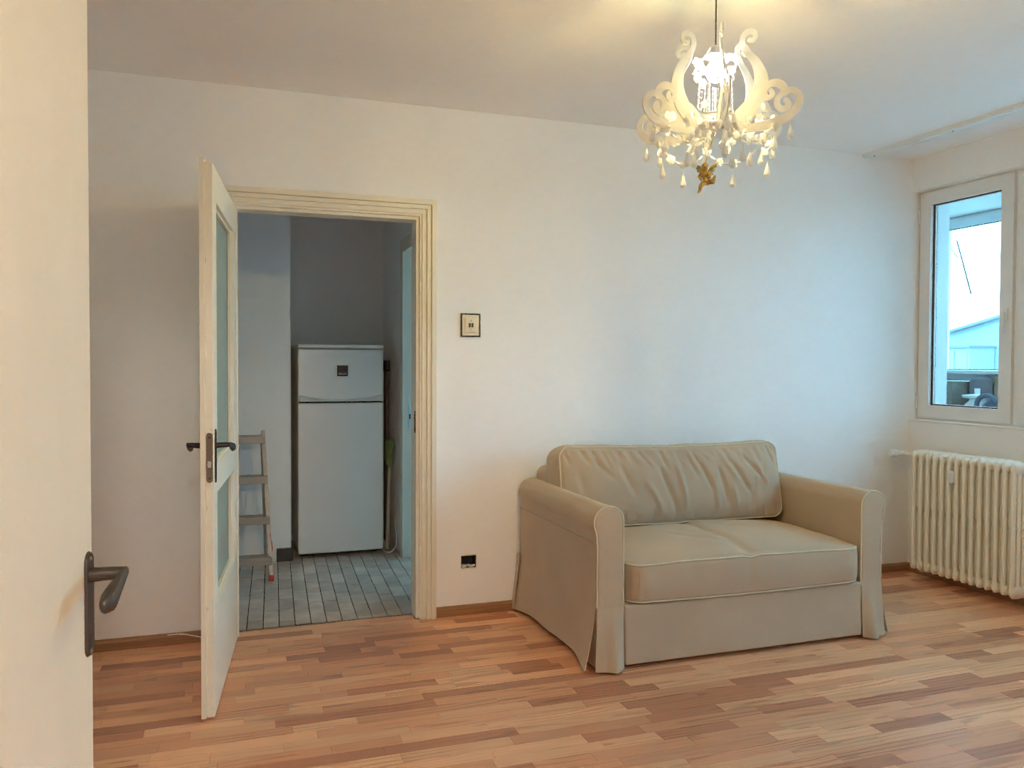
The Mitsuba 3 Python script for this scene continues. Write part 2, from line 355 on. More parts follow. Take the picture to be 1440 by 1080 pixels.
put('trim_1__strike_plate', rb(0.9065, 0.911, 0.016, 0.040, 0.93, 1.04, 0.002), 'brown_metal', label='worn brown strike plate')
put('trim_1__strike_hole', cat_([bx(0.9055, 0.9068, 0.021, 0.034, 0.945, 0.975), bx(0.9055, 0.9068, 0.021, 0.034, 0.99, 1.02)]), 'dark_hole')
# casing of the side doorway in the hall
put('trim_2', cat_([ext_x(sbox(0.37, 0, 1.39, 2.09).difference(sbox(0.45, -1, 1.31, 2.01)), 1.112, 1.13),
                    ext_x(sbox(0.435, 0, 1.325, 2.025).difference(sbox(0.455, -1, 1.305, 2.005)), 1.112, 1.245)]), 'paint_cream', label='cream frame of the side doorway in the hall', kind=ST)
put('trim_2__strike_plate', rb(1.150, 1.172, 1.301, 1.3055, 0.86, 1.0, 0.002), 'steel', label='metal strike plate')
put('trim_2__strike_hole', bx(1.156, 1.166, 1.2995, 1.3012, 0.915, 0.945), 'dark_hole')

# ------------------------------------------------------------------ glazed door leaf (door_1), swung open into the room
ang = math.atan2(-0.90 + 0.02, -0.032 - 0.060)       # direction from the hinge to the leading edge
DM = np.eye(4); du_ = np.array([math.cos(ang), math.sin(ang), 0]); dn_ = np.array([-du_[1], du_[0], 0])
DM[:3, 0] = du_; DM[:3, 1] = dn_; DM[:3, 2] = (0, 0, 1); DM[:3, 3] = (0.062, -0.032, 0)
def din(m): return xf(m, DM)     # local: x along the leaf, y normal (+ = the right, hall-side face), z up
LW, LH = 0.882, 1.985
Z = (0.008, 0.395, 0.800, 0.905, 1.862, LH)
ST_ = 0.112
def leaf_box(x0, x1, z0, z1, y0=-0.028, y1=0.0, r=0.003): return rb(x0, x1, y0, y1, z0, z1, r)
door = 'door_1'
tag(door, 'cream panelled door with frosted glass, open into the room', kind=ST)
put(door + '__stile', din(leaf_box(0, ST_, Z[0], LH)), 'paint_cream')
put(door + '__stile', din(leaf_box(LW - ST_, LW, Z[0], LH)), 'paint_cream')
put(door + '__rail', din(leaf_box(ST_ - 0.002, LW - ST_ + 0.002, Z[4], LH)), 'paint_cream')
put(door + '__rail', din(leaf_box(ST_ - 0.002, LW - ST_ + 0.002, Z[2], Z[3])), 'paint_cream')
put(door + '__bottom_panel', din(leaf_box(ST_ - 0.002, LW - ST_ + 0.002, Z[0], Z[1])), 'paint_cream')
# rebated lip on the room-side face
lip = sbox(-0.004, 0.010, LW + 0.013, LH + 0.013)
for (za, zb) in ((Z[3], Z[4]), (Z[1], Z[2])): lip = lip.difference(sbox(ST_, za, LW - ST_, zb))
put(door + '__lip', din(ext_y(lip, -0.044, -0.0275)), 'paint_cream')
for (za, zb) in ((Z[3], Z[4]), (Z[1], Z[2])):
    put(door + '__pane', din(trimesh.Trimesh(np.array([[ST_ - 0.004, -0.028, za - 0.004], [LW - ST_ + 0.004, -0.028, za - 0.004], [LW - ST_ + 0.004, -0.028, zb + 0.004], [ST_ - 0.004, -0.028, zb + 0.004]]), [[0, 1, 2], [0, 2, 3]], process=False)), 'frosted_glass', label='frosted greenish glass')
    bead = sbox(ST_, za, LW - ST_, zb).difference(sbox(ST_ + 0.012, za + 0.012, LW - ST_ - 0.012, zb - 0.012))
    put(door + '__glazing_bead', din(ext_y(bead, -0.026, -0.014)), 'paint_cream')
    put(door + '__glazing_bead', din(ext_y(bead, -0.042, -0.030)), 'paint_cream')
def handle_set(root, zz, xx, side, bs, M, lever_dir=-1, plate=(0.17, 0.055), pw=0.0165):
    """long plate, neck and lever on one face. side: +1/-1 normal direction, face at y=f"""
    f = 0.0 if side > 0 else -0.044
    s = side
    ylo, yhi = sorted((f + s * 0.0002, f + s * 0.0042))
    pl = xf(balls([((xx, (ylo + yhi) / 2, zz + plate[1] - 0.012), 0.004), ((xx, (ylo + yhi) / 2, zz - plate[0] + 0.03), 0.004)]).to_mesh and
            tm(m3.Manifold.batch_hull([m3.Manifold.cylinder(yhi - ylo, pw, pw - 0.002, 20).rotate((-90 * s, 0, 0)).translate((xx, f, z)) for z in (zz + plate[1] - pw, zz - plate[0] + pw)])), M)
    put(root + '__handle_plate', pl, bs, 40)
    neck = m3.Manifold.batch_hull([m3.Manifold.cylinder(0.002, q_r, q_r, 24).rotate((90, 0, 0)).translate((xx, f + s * q_y, zz + q_z)) for q_y, q_r, q_z in ((0.004, 0.0105, 0), (0.046, 0.0085, 0.002))])
    lever = m3.Manifold.batch_hull([m3.Manifold.sphere(q_r, 20).scale((1, 0.62, 1)).translate((xx + lever_dir * q_x, f + s * q_y, zz + q_z)) for q_x, q_y, q_r, q_z in
                                    ((-0.004, 0.049, 0.0080, 0.002), (0.006, 0.050, 0.0090, 0.002), (0.086, 0.051, 0.0155, -0.015), (0.088, 0.055, 0.0140, -0.015), (0.096, 0.051, 0.0125, -0.017))])
    put(root + '__handle_lever', xf(refine(neck + lever, 0.006), M), bs, 35)
    kh = cat_([bx(xx - 0.0022, xx + 0.0022, *sorted((f + s * 0.0035, f + s * 0.0047)), zz - 0.105, zz - 0.085)])
    put(root + '__keyhole', xf(kh, M), 'dark_hole')
handle_set(door, 0.980, LW - 0.045, 1, 'black_plastic', DM, plate=(0.135, 0.06))
handle_set(door, 0.980, LW - 0.045, -1, 'black_plastic', DM, plate=(0.135, 0.06))
lp = tm(m3.Manifold.batch_hull([m3.Manifold.cylinder(0.003, 0.011, 0.011, 16).rotate((0, 90, 0)).translate((LW - 0.001, -0.014, z)) for z in (0.862, 1.018)]))
put(door + '__lock_plate', din(lp), 'brown_metal', 30, label='brown metal lock plate on the door edge')
put(door + '__latch', din(rb(LW + 0.0015, LW + 0.014, -0.020, -0.008, 0.905, 0.928, 0.002)), 'steel', label='steel latch bolt')
for z in (0.866, 1.012): put(door + '__screw', din(lathe([(0, 0), (0.0036, 0), (0.0030, 0.0016), (0, 0.002)], 12).apply_transform(trimesh.transformations.rotation_matrix(math.pi / 2, (0, 1, 0))).apply_translation((LW + 0.002, -0.014, z))), 'dark_hole')
for z in (0.25, 1.72):
    put(door + '__hinge', din(tube([(-0.004, -0.036, z - 0.05), (-0.004, -0.036, z + 0.05)], 0.007, 12)), 'paint_cream')

# ------------------------------------------------------------------ foreground door leaf (door_2)
E2 = np.array([-0.180, -2.684, 0.0]); a2 = math.atan2(-0.988, -0.155)
M2 = np.eye(4); d2 = np.array([math.cos(a2), math.sin(a2), 0]); n2 = np.array([-d2[1], d2[0], 0])
M2[:3, 0] = -d2; M2[:3, 1] = np.cross([0, 0, 1], -d2); M2[:3, 2] = (0, 0, 1)
# local x grows toward the leading edge; find the side whose normal points to +x (the room)
LW2 = 0.915
right = -M2[:3, 1] if M2[0, 1] < 0 else M2[:3, 1]
M2[:3, 1] = right; M2[:3, 3] = E2 + d2 * LW2
M2[:3, 2] = (0, 0, 1)
if np.linalg.det(M2[:3, :3]) < 0: MIR = True
else: MIR = False
def d2in(m):
    m = xf(m, M2)
    if MIR and m.volume < 0: m.invert()
    return m
door2 = 'door_2'
tag(door2, 'plain cream door leaf with a dark bronze lever at the left edge', kind=ST)
put(door2 + '__leaf', d2in(rb(0.0, LW2, -0.044, 0.0, 0.008, 2.0, 0.003)), 'paint_door')
h_before = set(scene)
handle_set(door2, 0.972, LW2 - 0.0205, 1, 'bronze', M2, plate=(0.118, 0.034))
handle_set(door2, 0.972, LW2 - 0.0205, -1, 'bronze', M2, plate=(0.118, 0.034))
for z in (0.996, 0.862):
    put(door2 + '__screw', d2in(lathe([(0, 0), (0.0034, 0), (0.0026, 0.0014), (0, 0.0018)], 12).apply_transform(trimesh.transformations.rotation_matrix(-math.pi / 2, (1, 0, 0))).apply_translation((LW2 - 0.0205, 0.004, z))), 'brown_metal')

# ------------------------------------------------------------------ window (window_1) and balcony glazing (window_2)
w = 'window_1'
tag(w, 'white plastic window beside the sofa with a view of the balcony', kind=ST)
fx0, fx1 = 4.112, 4.178
edges = [WY1, -0.665, -1.75, -2.45, WY0]
outer = sbox(WY0, WZ0, WY1, WZ1).union(sbox(WY0, 0.042, -2.45, WZ1))
for k in range(4): outer = outer.difference(sbox(edges[k + 1] + (0.03 if k < 3 else 0.045), WZ0 + 0.045 if k < 3 else 0.085, edges[k] - (0.045 if k == 0 else 0.03), WZ1 - 0.045))
put(w + '__frame', ext_x(outer, fx0, fx1), 'pvc')
for k in range(4):
    ya, yb = edges[k + 1] + 0.012, edges[k] - 0.012
    za, zb = (WZ0 + 0.012 if k < 3 else 0.055), WZ1 - 0.012
    F = 0.078
    ring = sbox(ya, za, yb, zb).difference(sbox(ya + F, za + F, yb - F, zb - F))
    # sash with mitred face: an outer ring and a sloped inner bead
    put(w + '__sash', cat_([ext_x(ring, 4.092, 4.160)]), 'pvc')
    inn = sbox(ya + F - 0.001, za + F - 0.001, yb - F + 0.001, zb - F + 0.001)
    put(w + '__gasket', cat_([ext_x(inn.difference(inn.buffer(-0.006, join_style=2)), 4.1145, 4.1235), ext_x(inn.difference(inn.buffer(-0.005, join_style=2)), 4.1365, 4.144)]), 'gasket')
    put(w + '__spacer', ext_x(inn.difference(inn.buffer(-0.010, join_style=2)), 4.1236, 4.1364), 'pvc')
    P = np.array([[4.130, ya + F - 0.004, za + F - 0.004], [4.130, yb - F + 0.004, za + F - 0.004], [4.130, yb - F + 0.004, zb - F + 0.004], [4.130, ya + F - 0.004, zb - F + 0.004]])
    put(w + '__pane', trimesh.Trimesh(P, [[0, 1, 2], [0, 2, 3]], process=False), 'window_glass')
    if k in (0, 2):
        hy = ya + 0.036
        hm = cat_([rb(4.082, 4.092, hy - 0.014, hy + 0.014, 1.53, 1.60, 0.003), rb(4.062, 4.084, hy - 0.007, hy + 0.007, 1.562, 1.578, 0.004),
                   refine(balls([((4.060, hy, 1.574), 0.0095), ((4.058, hy, 1.50), 0.0085)], 16) + balls([((4.058, hy, 1.50), 0.0085), ((4.062, hy, 1.462), 0.007)], 16), 0.006)])
        put(w + '__handle', hm, 'white_plastic', 40)
    for z in (1.05, 2.2):
        if k == 0: put(w + '__hinge', tube([(4.086, yb + 0.002, z - 0.04), (4.086, yb + 0.002, z + 0.04)], 0.0065, 12), 'pvc')
put('trim_3', rb(4.030, 4.112, -2.46, WY1 - 0.001, WZ0 - 0.010, WZ0, 0.003), 'pvc', label='thin white inner sill under the window', kind=ST)

w2 = 'window_2'
tag(w2, 'white framed glazing of the balcony seen through the window', kind=ST)
BX, BY1, BY0 = 5.25, 0.95, -0.95
bz0, bz1 = 1.165, 2.40
bedges = [BY1, -0.01, BY0]
o2 = sbox(BY0, bz0, BY1, bz1)
for k in range(2): o2 = o2.difference(sbox(bedges[k + 1] + 0.04, bz0 + 0.04, bedges[k] - 0.04, bz1 - 0.04))
put(w2 + '__frame', ext_x(o2, BX, BX + 0.06), 'pvc')
for k in range(2):
    ya, yb = bedges[k + 1] + 0.02, bedges[k] - 0.02
    r2 = sbox(ya, bz0 + 0.02, yb, bz1 - 0.02)
    put(w2 + '__sash', ext_x(r2.difference(r2.buffer(-0.065, join_style=2)), BX - 0.02, BX + 0.045), 'pvc')
    q = r2.buffer(-0.060, join_style=2).bounds
    put(w2 + '__gasket', ext_x(r2.buffer(-0.064, join_style=2).difference(r2.buffer(-0.069, join_style=2)), BX - 0.005, BX + 0.005), 'gasket')
    P = np.array([[BX + 0.01, q[0], q[1]], [BX + 0.01, q[2], q[1]], [BX + 0.01, q[2], q[3]], [BX + 0.01, q[0], q[3]]])
    put(w2 + '__pane', trimesh.Trimesh(P, [[0, 1, 2], [0, 2, 3]], process=False), 'window_glass')
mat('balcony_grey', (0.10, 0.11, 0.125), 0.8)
put('wall_balcony', cat_([bx(BX - 0.03, BX + 0.09, BY0, BY1 + 0.06, -0.1, 1.16)]), 'balcony_grey', label='grey inner side of the balcony parapet', kind=ST)
put('wall_balcony_end', cat_([bx(XR + 0.30, BX + 0.1, BY1 + 0.06, BY1 + 0.16, -0.1, 2.5), bx(XR + 0.30, BX + 0.1, BY0 - 0.1, BY0, -0.1, 2.5)]), 'paint_white', label='white end walls of the balcony', kind=ST)
put('floor_balcony', bx(XR + 0.3, BX + 0.1, BY0, BY1 + 0.06, -0.2, -0.1), 'balcony_grey', label='balcony floor', kind=ST)
put('ceiling_balcony', bx(XR + 0.30, BX + 0.15, BY0 - 0.1, BY1 + 0.16, 2.405, 2.55), 'paint_ceiling', label='pale balcony ceiling', kind=ST)
put('trim_4', rb(BX - 0.12, BX - 0.021, BY0 + 0.001, BY1 + 0.055, 1.216, 1.246, 0.006), 'pvc', label='white sill board under the balcony glazing', kind=ST)
# things kept on the balcony
def cardf(p, n, uv): return mi.Color3f(0.26, 0.215, 0.175) * (0.85 + 0.3 * fbm(p.x * 20, p.y * 20, p.z * 60, 2))
mat('cardboard', proc(cardf), 0.8)
mat('cabinet_grey', (0.035, 0.042, 0.05), 0.6)
mat('bag_blue', (0.085, 0.12, 0.17), 0.6)
mat('canister_white', (0.82, 0.84, 0.82), 0.4)
cb = 'balcony_cabinet'
tag(cb, 'low grey cabinet on the balcony carrying boxes and a bag', 'cabinet')
put(cb + '__body', rb(4.72, 5.20, -0.6, 0.90, -0.1, 0.78, 0.005), 'cabinet_grey')
put(cb + '__top', rb(4.70, 5.215, -0.62, 0.915, 0.781, 0.80, 0.004), 'cabinet_grey')
for k in range(3): put(cb + '__door', rb(4.705, 4.7195, -0.58 + 0.49 * k, -0.10 + 0.49 * k, -0.06, 0.76, 0.004), 'cabinet_grey')
def carton(key, x0, x1, y0, y1, z0, z1, lab):
    tag(key, lab, 'box')
    put(key + '__body', rb(x0, x1, y0, y1, z0, z1, 0.004), 'cardboard')
    ym = (y0 + y1) / 2
    put(key + '__flap', bx(x0, x1, y0, ym - 0.001, z1 + 0.0005, z1 + 0.004), 'cardboard'); put(key + '__flap', bx(x0, x1, ym + 0.001, y1, z1 + 0.0005, z1 + 0.004), 'cardboard')
carton('cardboard_box', 4.98, 5.13, 0.545, 0.626, 0.801, 1.160, 'taller brown cardboard box on the balcony cabinet')
carton('cardboard_box_001', 5.0, 5.14, 0.632, 0.695, 0.801, 1.138, 'narrower brown cardboard box left of the taller one')
def greyc(p, n, uv): return mi.Color3f(0.20, 0.19, 0.215) * (0.7 + 0.6 * fbm(p.x * 9, p.y * 9, p.z * 9, 3))
mat('grey_cloth', proc(greyc), 0.85)
gb = refine(balls([((5.145, y_, z_), 0.04) for y_ in (0.40, 0.49) for z_ in (0.99, 1.165)], 20), 0.03)
gb.vertices += 0.012 * (meshkit.fbm(gb.vertices * 14, 3)[:, None] - 0.5) * gb.vertex_normals * 2
put('grey_bundle', gb, 'grey_cloth', True, label='grey cloth bundle under the balcony sill', cat='bundle')
put('storage_crate', rb(5.07, 5.19, 0.22, 0.535, 0.801, 0.945, 0.01), 'cabinet_grey', label='dark crate under the grey cloth bundle', cat='crate')
put('beige_board', rb(5.193, 5.213, 0.17, 0.385, 0.801, 1.205, 0.003), 'cream_plastic', label='pale beige board standing against the balcony parapet', cat='board')
ca = 'white_canister'
tag(ca, 'white plastic canister in front of the blue bag', 'canister')
put(ca + '__body', lathe([(0, -0.0105), (0.085, -0.0105), (0.092, 0.01), (0.092, 0.16), (0.080, 0.20), (0.052, 0.225), (0.052, 0.235), (0.098, 0.245), (0.098, 0.262), (0.03, 0.268), (0, 0.268)], 32, (4.965, 0.315, 0.812)), 'canister_white', 35)
put(ca + '__spout', lathe([(0, 0), (0.018, 0), (0.018, 0.04), (0, 0.04)], 16, (4.965, 0.32, 1.0795)), 'canister_white', 35)
bg = 'blue_bag'
tag(bg, 'blue grey bag with a looped handle on the balcony', 'bag')
bm_ = refine(balls([((4.86, y_, z_), 0.05) for y_ in (0.07, 0.15) for z_ in (0.853, 0.97)] + [((4.86, 0.11, 1.02), 0.035)], 20), 0.02)
bm_.vertices += 0.02 * (meshkit.fbm(bm_.vertices * 16, 3)[:, None] - 0.5) * bm_.vertex_normals
put(bg + '__body', bm_, 'bag_blue', True)
put(bg + '__handle', tube(spline([(4.83, 0.185, 0.93), (4.80, 0.180, 1.0), (4.79, 0.145, 1.065), (4.80, 0.085, 1.078), (4.83, 0.05, 1.03)], 30), 0.016, 10), 'bag_blue', True)
# outside: ground, pale house, cable
mat('ground', (0.30, 0.31, 0.29), 0.9)
put('ground_outside', bx(6.0, 120, -80, 120, -9.2, -9.0), 'ground', label='ground far below the window', kind=ST)
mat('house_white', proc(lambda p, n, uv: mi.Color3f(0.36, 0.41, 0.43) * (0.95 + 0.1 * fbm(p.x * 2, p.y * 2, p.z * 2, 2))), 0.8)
mat('house_roof', (0.20, 0.22, 0.23), 0.8)
mat('house_window', (0.38, 0.43, 0.46), 0.3)
hs = 'pale_house'
tag(hs, 'pale house with a sloping roof behind the balcony', 'house')
gab = Polygon([(10, -9), (24.2, -9), (24.2, 2.55), (22.2, 2.98), (18.0, 3.9), (10, 3.9)])
put(hs + '__wall', ext_x(gab, 30.0, 38.0), 'house_white')
put(hs + '__roof', ext_x(Polygon([(24.6, 2.46), (22.2, 2.98), (18.0, 3.9), (9.7, 3.9), (9.7, 4.0), (18.0, 4.0), (22.2, 3.08), (24.6, 2.56)]), 29.7, 38.3), 'house_roof')
put(hs + '__shed', cat_([bx(28.6, 29.95, 21.35, 23.3, -9, 2.02)]), 'house_white')
put(hs + '__shed_roof', bx(28.5, 29.98, 21.28, 23.4, 2.02, 2.10), 'house_roof')
for k in range(3): put(hs + '__shed_panel', bx(28.56, 28.595, 21.45 + 0.62 * k, 22.0 + 0.62 * k, 1.0, 1.92), 'house_white')
put(w2 + '__crack', tube([(BX + 0.004, 0.776, 2.228), (BX + 0.004, 0.711, 2.03), (BX + 0.004, 0.642, 1.814)], 0.0042, 6), 'gasket', label='dark slanting crack in the balcony glass')
put(w2 + '__crack', tube([(BX + 0.004, 0.826, 2.170), (BX + 0.004, 0.790, 2.122), (BX + 0.004, 0.761, 2.097)], 0.0030, 6), 'gasket', label='short dark crack in the balcony glass')
# ------------------------------------------------------------------ curtain rail
cr = 'curtain_rail'
tag(cr, 'white double track curtain rail fixed to the ceiling near the window', 'curtain rail')
rp = Polygon([(3.647, 2.55), (3.647, 2.530), (3.661, 2.530), (3.661, 2.545), (3.667, 2.545), (3.667, 2.530), (3.697, 2.530), (3.697, 2.545), (3.703, 2.545), (3.703, 2.530), (3.717, 2.530), (3.717, 2.55)])
put(cr + '__track', ext_y(rp, -3.5, -0.004), 'pvc')
put(cr + '__end_cap', rb(3.645, 3.719, -0.006, -0.001, 2.528, 2.55, 0.002), 'white_plastic')
for yy in (-0.06, -0.62, -1.2, -1.9): put(cr + '__screw', lathe([(0, 0), (0.0045, 0), (0.0045, 0.003), (0, 0.003)], 12, (3.682, yy, 2.5268)), 'brown_metal')

# ------------------------------------------------------------------ sofa
so = 'sofa'
tag(so, 'beige two seat fabric sofa with rolled arms and cream piping', 'sofa')
X0, X1, YF, YK = 1.440, 2.945, -0.950, -0.025
def arm_profile(outer, inner):
    """closed polyline (x,z) from the inner foot, up over the roll to the outer foot. outer/inner x of the arm."""
    s = 1 if inner > outer else -1
    r = 0.068; cx, cz = inner - s * (r - 0.0), 0.622
    pts = [(inner, 0.012), (inner, 0.20), (inner, 0.40), (inner, 0.52), (inner, 0.60)]
    for k in range(0, 15):
        a = math.radians(-5 + k * 15.5)
        pts.append((cx + s * r * math.cos(a), cz + r * math.sin(a)))
    px = outer + s * 0.016
    pts += [(px - s * 0.002, 0.545), (px, 0.52), (px, 0.40), (px, 0.27), (px + s * 0.002, 0.14), (px + s * 0.004, 0.012)]
    return np.array(pts)
def loft_y(prof, ys, insets, nz=3, amp=0.004):
    P = Polygon(prof).exterior
    n = 120
    ring = np.array([P.interpolate(t, normalized=True).coords[0] for t in np.arange(n) / n])
    t = np.roll(ring, -1, 0) - np.roll(ring, 1, 0); nn = np.stack([t[:, 1], -t[:, 0]], 1); nn /= np.linalg.norm(nn, axis=1, keepdims=True)
    if Polygon(ring).contains(Point(*(ring[10] + nn[10] * 0.004))): nn = -nn
    secs = []
    for y_, i_ in zip(ys, insets):
        q = ring - nn * i_
        P3 = np.stack([q[:, 0], np.full(n, y_), q[:, 1]], 1)
        d = amp * (meshkit.fbm(P3 * np.array([7, 5, 7]) + 3, 3) - 0.5) * 2 * np.clip((P3[:, 2] - 0.05) / 0.1, 0, 1)
        P3[:, 0] += nn[:, 0] * d; P3[:, 2] += nn[:, 1] * d
        secs.append(P3)
    v = np.concatenate(secs); f = []
    for s_ in range(len(secs) - 1):
        a, b = s_ * n + np.arange(n), s_ * n + (np.arange(n) + 1) % n
        f += [np.stack([a, b, b + n], 1), np.stack([a, b + n, a + n], 1)]
    m = trimesh.Trimesh(v, np.vstack(f), process=False)
    caps = []
    for k in (0, len(secs) - 1):
        pv, pf = trimesh.creation.triangulate_polygon(Polygon(secs[k][:, [0, 2]]), engine='earcut')
        c3 = np.stack([pv[:, 0], np.full(len(pv), secs[k][0, 1]), pv[:, 1]], 1); caps.append(trimesh.Trimesh(c3, pf, process=False))
    m = cat_([m] + caps); m.merge_vertices(); trimesh.repair.fix_normals(m); return m, ring, nn
ysec = np.r_[YF, YF + 0.0015, YF + 0.005, YF + 0.010, np.linspace(YF + 0.03, YK - 0.01, 40), YK]
ins = np.r_[0.010, 0.006, 0.002, 0.0, np.zeros(40), 0.004]
for side, (o_, i_) in enumerate(((X0, 1.576), (X1, 2.812))):
    s = 1 if i_ > o_ else -1
    prof = arm_profile(o_, i_)
    am, ring, nn = loft_y(prof, ysec, ins)
    a = put(so + '__arm', am, 'fabric', 50)
    # piping round the front edge
    k = (ring[:, 1] > 0.27) | ((ring[:, 0] - i_) * s > -0.01) & (ring[:, 1] > 0.02)
    st = int(np.argmin(np.abs(ring - np.array(prof[0])).sum(1)))
    order_ = np.roll(np.arange(len(ring)), -st)
    seq = [j for j in order_ if k[j]]
    pp = np.stack([ring[seq, 0] + nn[seq, 0] * 0.000, np.full(len(seq), YF + 0.004), ring[seq, 1] + nn[seq, 1] * 0.000], 1)
    put(a + '__piping', tube(spline(pp[::2], 140), 0.0036, 8), 'piping', True)
    # seam line under the roll
    px = o_ + s * 0.013
    put(a + '__roll_seam', tube([(px, yy, 0.536 + 0.002 * math.sin(9 * yy)) for yy in np.linspace(YF + 0.01, YK - 0.02, 30)], 0.0028, 6), 'fabric', True)
    # side skirt: flares outward to the floor, with a slit at the front corner
    ny, nz_ = 60, 24
    yy = np.linspace(YF + 0.018, YK + 0.002, ny); zz = np.r_[np.linspace(0.533, 0.31, 8), np.linspace(0.29, 0.012, nz_)]
    Y_, Z_ = np.meshgrid(yy, zz, indexing='ij')
    t = np.clip((0.29 - Z_) / 0.28, 0, 1)
    front = np.exp(-((Y_ - YF) / 0.12) ** 2); backf = np.exp(-((Y_ - YK) / 0.10) ** 2)
    flare = t ** 1.4 * (0.014 + 0.034 * front + 0.020 * backf + 0.006 * np.sin(13 * Y_ + 1))
    hem = 0.018 * np.sin(np.pi * np.clip((Y_ - YF) / (YK - YF), 0, 1)) * t       # hem rises in the middle
    P = np.stack([o_ + s * 0.0145 - s * flare + 0.004 * (meshkit.fbm(np.stack([Y_ * 5, Z_ * 6, Y_ * 0 + 3 * side], -1), 3) - 0.5), Y_ - t * 0.012 * front, Z_ + hem], -1)
    if s < 0: P = P[::-1]
    sk = sheet(P, 0.004)
    put(a + '__side_skirt', sk, 'fabric', 50)
    # front skirt flap
    nx, nz_ = 30, 24
    xx = np.linspace(0, 1, nx); zz = np.linspace(0.285, 0.010, nz_)
    U_, Z_ = np.meshgrid(xx, zz, indexing='ij')
    t = (0.285 - Z_) / 0.275
    xo, xi = o_ + s * 0.018, i_ - s * 0.001
    bul = t ** 1.2 * (0.012 + 0.036 * np.exp(-((U_ - 0.60) / 0.28) ** 2)) + 0.004 * t * np.sin(11 * U_)
    P = np.stack([xo + (xi - xo) * U_ - s * 0.016 * t * (1 - U_), YF + 0.0025 - 0.004 * np.clip(t * 5, 0, 1) - bul, Z_], -1)
    if s > 0: P = P[::-1]
    put(a + '__front_skirt', sheet(P, 0.004), 'fabric', 50)
    # pleat behind the slit
    put(a + '__pleat', rb(min(o_ + s * 0.0185, o_ + s * 0.055), max(o_ + s * 0.0185, o_ + s * 0.055), YF + 0.004, YF + 0.05, 0.014, 0.25, 0.006), 'fabric', 40)
    # back corner flap
put(so + '__back_skirt', sheet(np.array([[[X0 + 0.004 - 0.030 * q ** 1.3, YK + 0.018 - 0.03 * e, 0.30 - 0.288 * q] for q in np.linspace(0, 1, 12)] for e in np.linspace(0, 1, 6)]), 0.004), 'fabric', 50)
# back frame
bf = refine(balls([((x_, y_, z_), 0.045) for x_ in (1.572, 2.772) for y_ in (-0.185, YK - 0.047) for z_ in (0.12, 0.712)], 24), 0.03)
bf.vertices += bf.vertex_normals * (0.006 * (meshkit.fbm(bf.vertices * 8, 3) - 0.5))[:, None]
put(so + '__back_frame', bf, 'fabric', True)
# base: seat support and front drawer panel
put(so + '__base', rb(1.580, 2.808, -0.92, -0.2, 0.012, 0.272, 0.006), 'fabric')
fp = refine(balls([((x_, y_, z_), 0.010) for x_ in (1.591, 2.800) for y_ in (-0.944, -0.93) for z_ in (0.030, 0.258)], 12), 0.02)
v = fp.vertices
fp.vertices[:, 1] += -0.010 * np.clip((0.20 - v[:, 2]) / 0.2, 0, 1) + 0.007 * (meshkit.fbm(v * np.array([5, 1, 9]) + 2, 3) - 0.5)
put(so + '__front_panel', fp, 'fabric', 50)
# seat cushion
def cushion(corners, z0, z1, rc, re):
    pts = []
    for (cx, cy) in corners:
        for k in range(16):
            a = k * math.pi / 8
            for z in (z0 + re, z1 - re): pts.append(((cx + (rc - re) * math.cos(a), cy + (rc - re) * math.sin(a), z), re))
    return balls(pts, 16)
SX0, SX1, SY0, SY1 = 1.580, 2.810, -0.978, -0.20
sc_ = refine(cushion([(SX0 + 0.095, SY0 + 0.095), (SX1 - 0.075, SY0 + 0.085), (SX0 + 0.05, SY1 - 0.05), (SX1 - 0.05, SY1 - 0.05)], 0.274, 0.428, 0.075, 0.018), 0.014)
def crease_field(px, py, lines):
    out = np.zeros(len(px))
    for (xa, ya, xb, yb, wd, am) in lines:
        d = np.array([xb - xa, yb - ya]); L2 = d @ d
        t = np.clip(((px - xa) * d[0] + (py - ya) * d[1]) / L2, 0, 1)
        dist = np.hypot(px - xa - t * d[0], py - ya - t * d[1])
        out += am * np.exp(-(dist / wd) ** 2) * np.clip(4 * t * (1 - t) + 0.15, 0, 1)
    return out
SEAT_CL = [(1.99, -0.66, 2.20, -0.86, 0.016, -0.006), (2.06, -0.62, 2.30, -0.76, 0.018, -0.005), (2.14, -0.58, 2.34, -0.64, 0.016, -0.004), (1.95, -0.55, 2.03, -0.75, 0.014, -0.004), (2.3, -0.5, 2.55, -0.62, 0.03, -0.005)]
def seat_disp(v):
    v = np.asarray(v, float).copy(); o = v.copy()
    ux = np.clip((v[:, 0] - SX0) / (SX1 - SX0), 0, 1); uy = np.clip((v[:, 1] - SY0) / (SY1 - SY0), 0, 1)
    top = np.clip((v[:, 2] - 0.40) / 0.028, 0, 1)
    dome = 0.062 * (np.clip(4 * ux * (1 - ux), 0, 1) ** 0.45) * (np.clip(4 * uy * (1 - uy) * 1.1, 0, 1) ** 0.6)
    mid_d = -0.010 * np.exp(-((v[:, 0] - 2.19) / 0.03) ** 2)
    o[:, 2] += top * (dome + mid_d + crease_field(v[:, 0], v[:, 1], SEAT_CL) + 0.010 * (meshkit.fbm(v * 9, 3) - 0.5))
    fr_ = np.clip((SY0 + 0.05 - v[:, 1]) / 0.05, 0, 1)
    side_b = np.sin(np.pi * np.clip((v[:, 2] - 0.274) / 0.154, 0, 1))
    cr2 = crease_field(v[:, 0], v[:, 2], [(2.185, 0.29, 2.19, 0.42, 0.010, 0.008), (2.45, 0.30, 2.68, 0.38, 0.02, 0.004), (2.5, 0.35, 2.72, 0.41, 0.02, 0.004)])
    o[:, 1] += fr_ * (-0.016 * side_b + cr2 + 0.006 * (meshkit.fbm(v * np.array([7, 3, 12]), 3) - 0.5))
    o[:, 2] += -0.010 * fr_ * np.sin(np.pi * ux) * (v[:, 2] < 0.30)
    return o
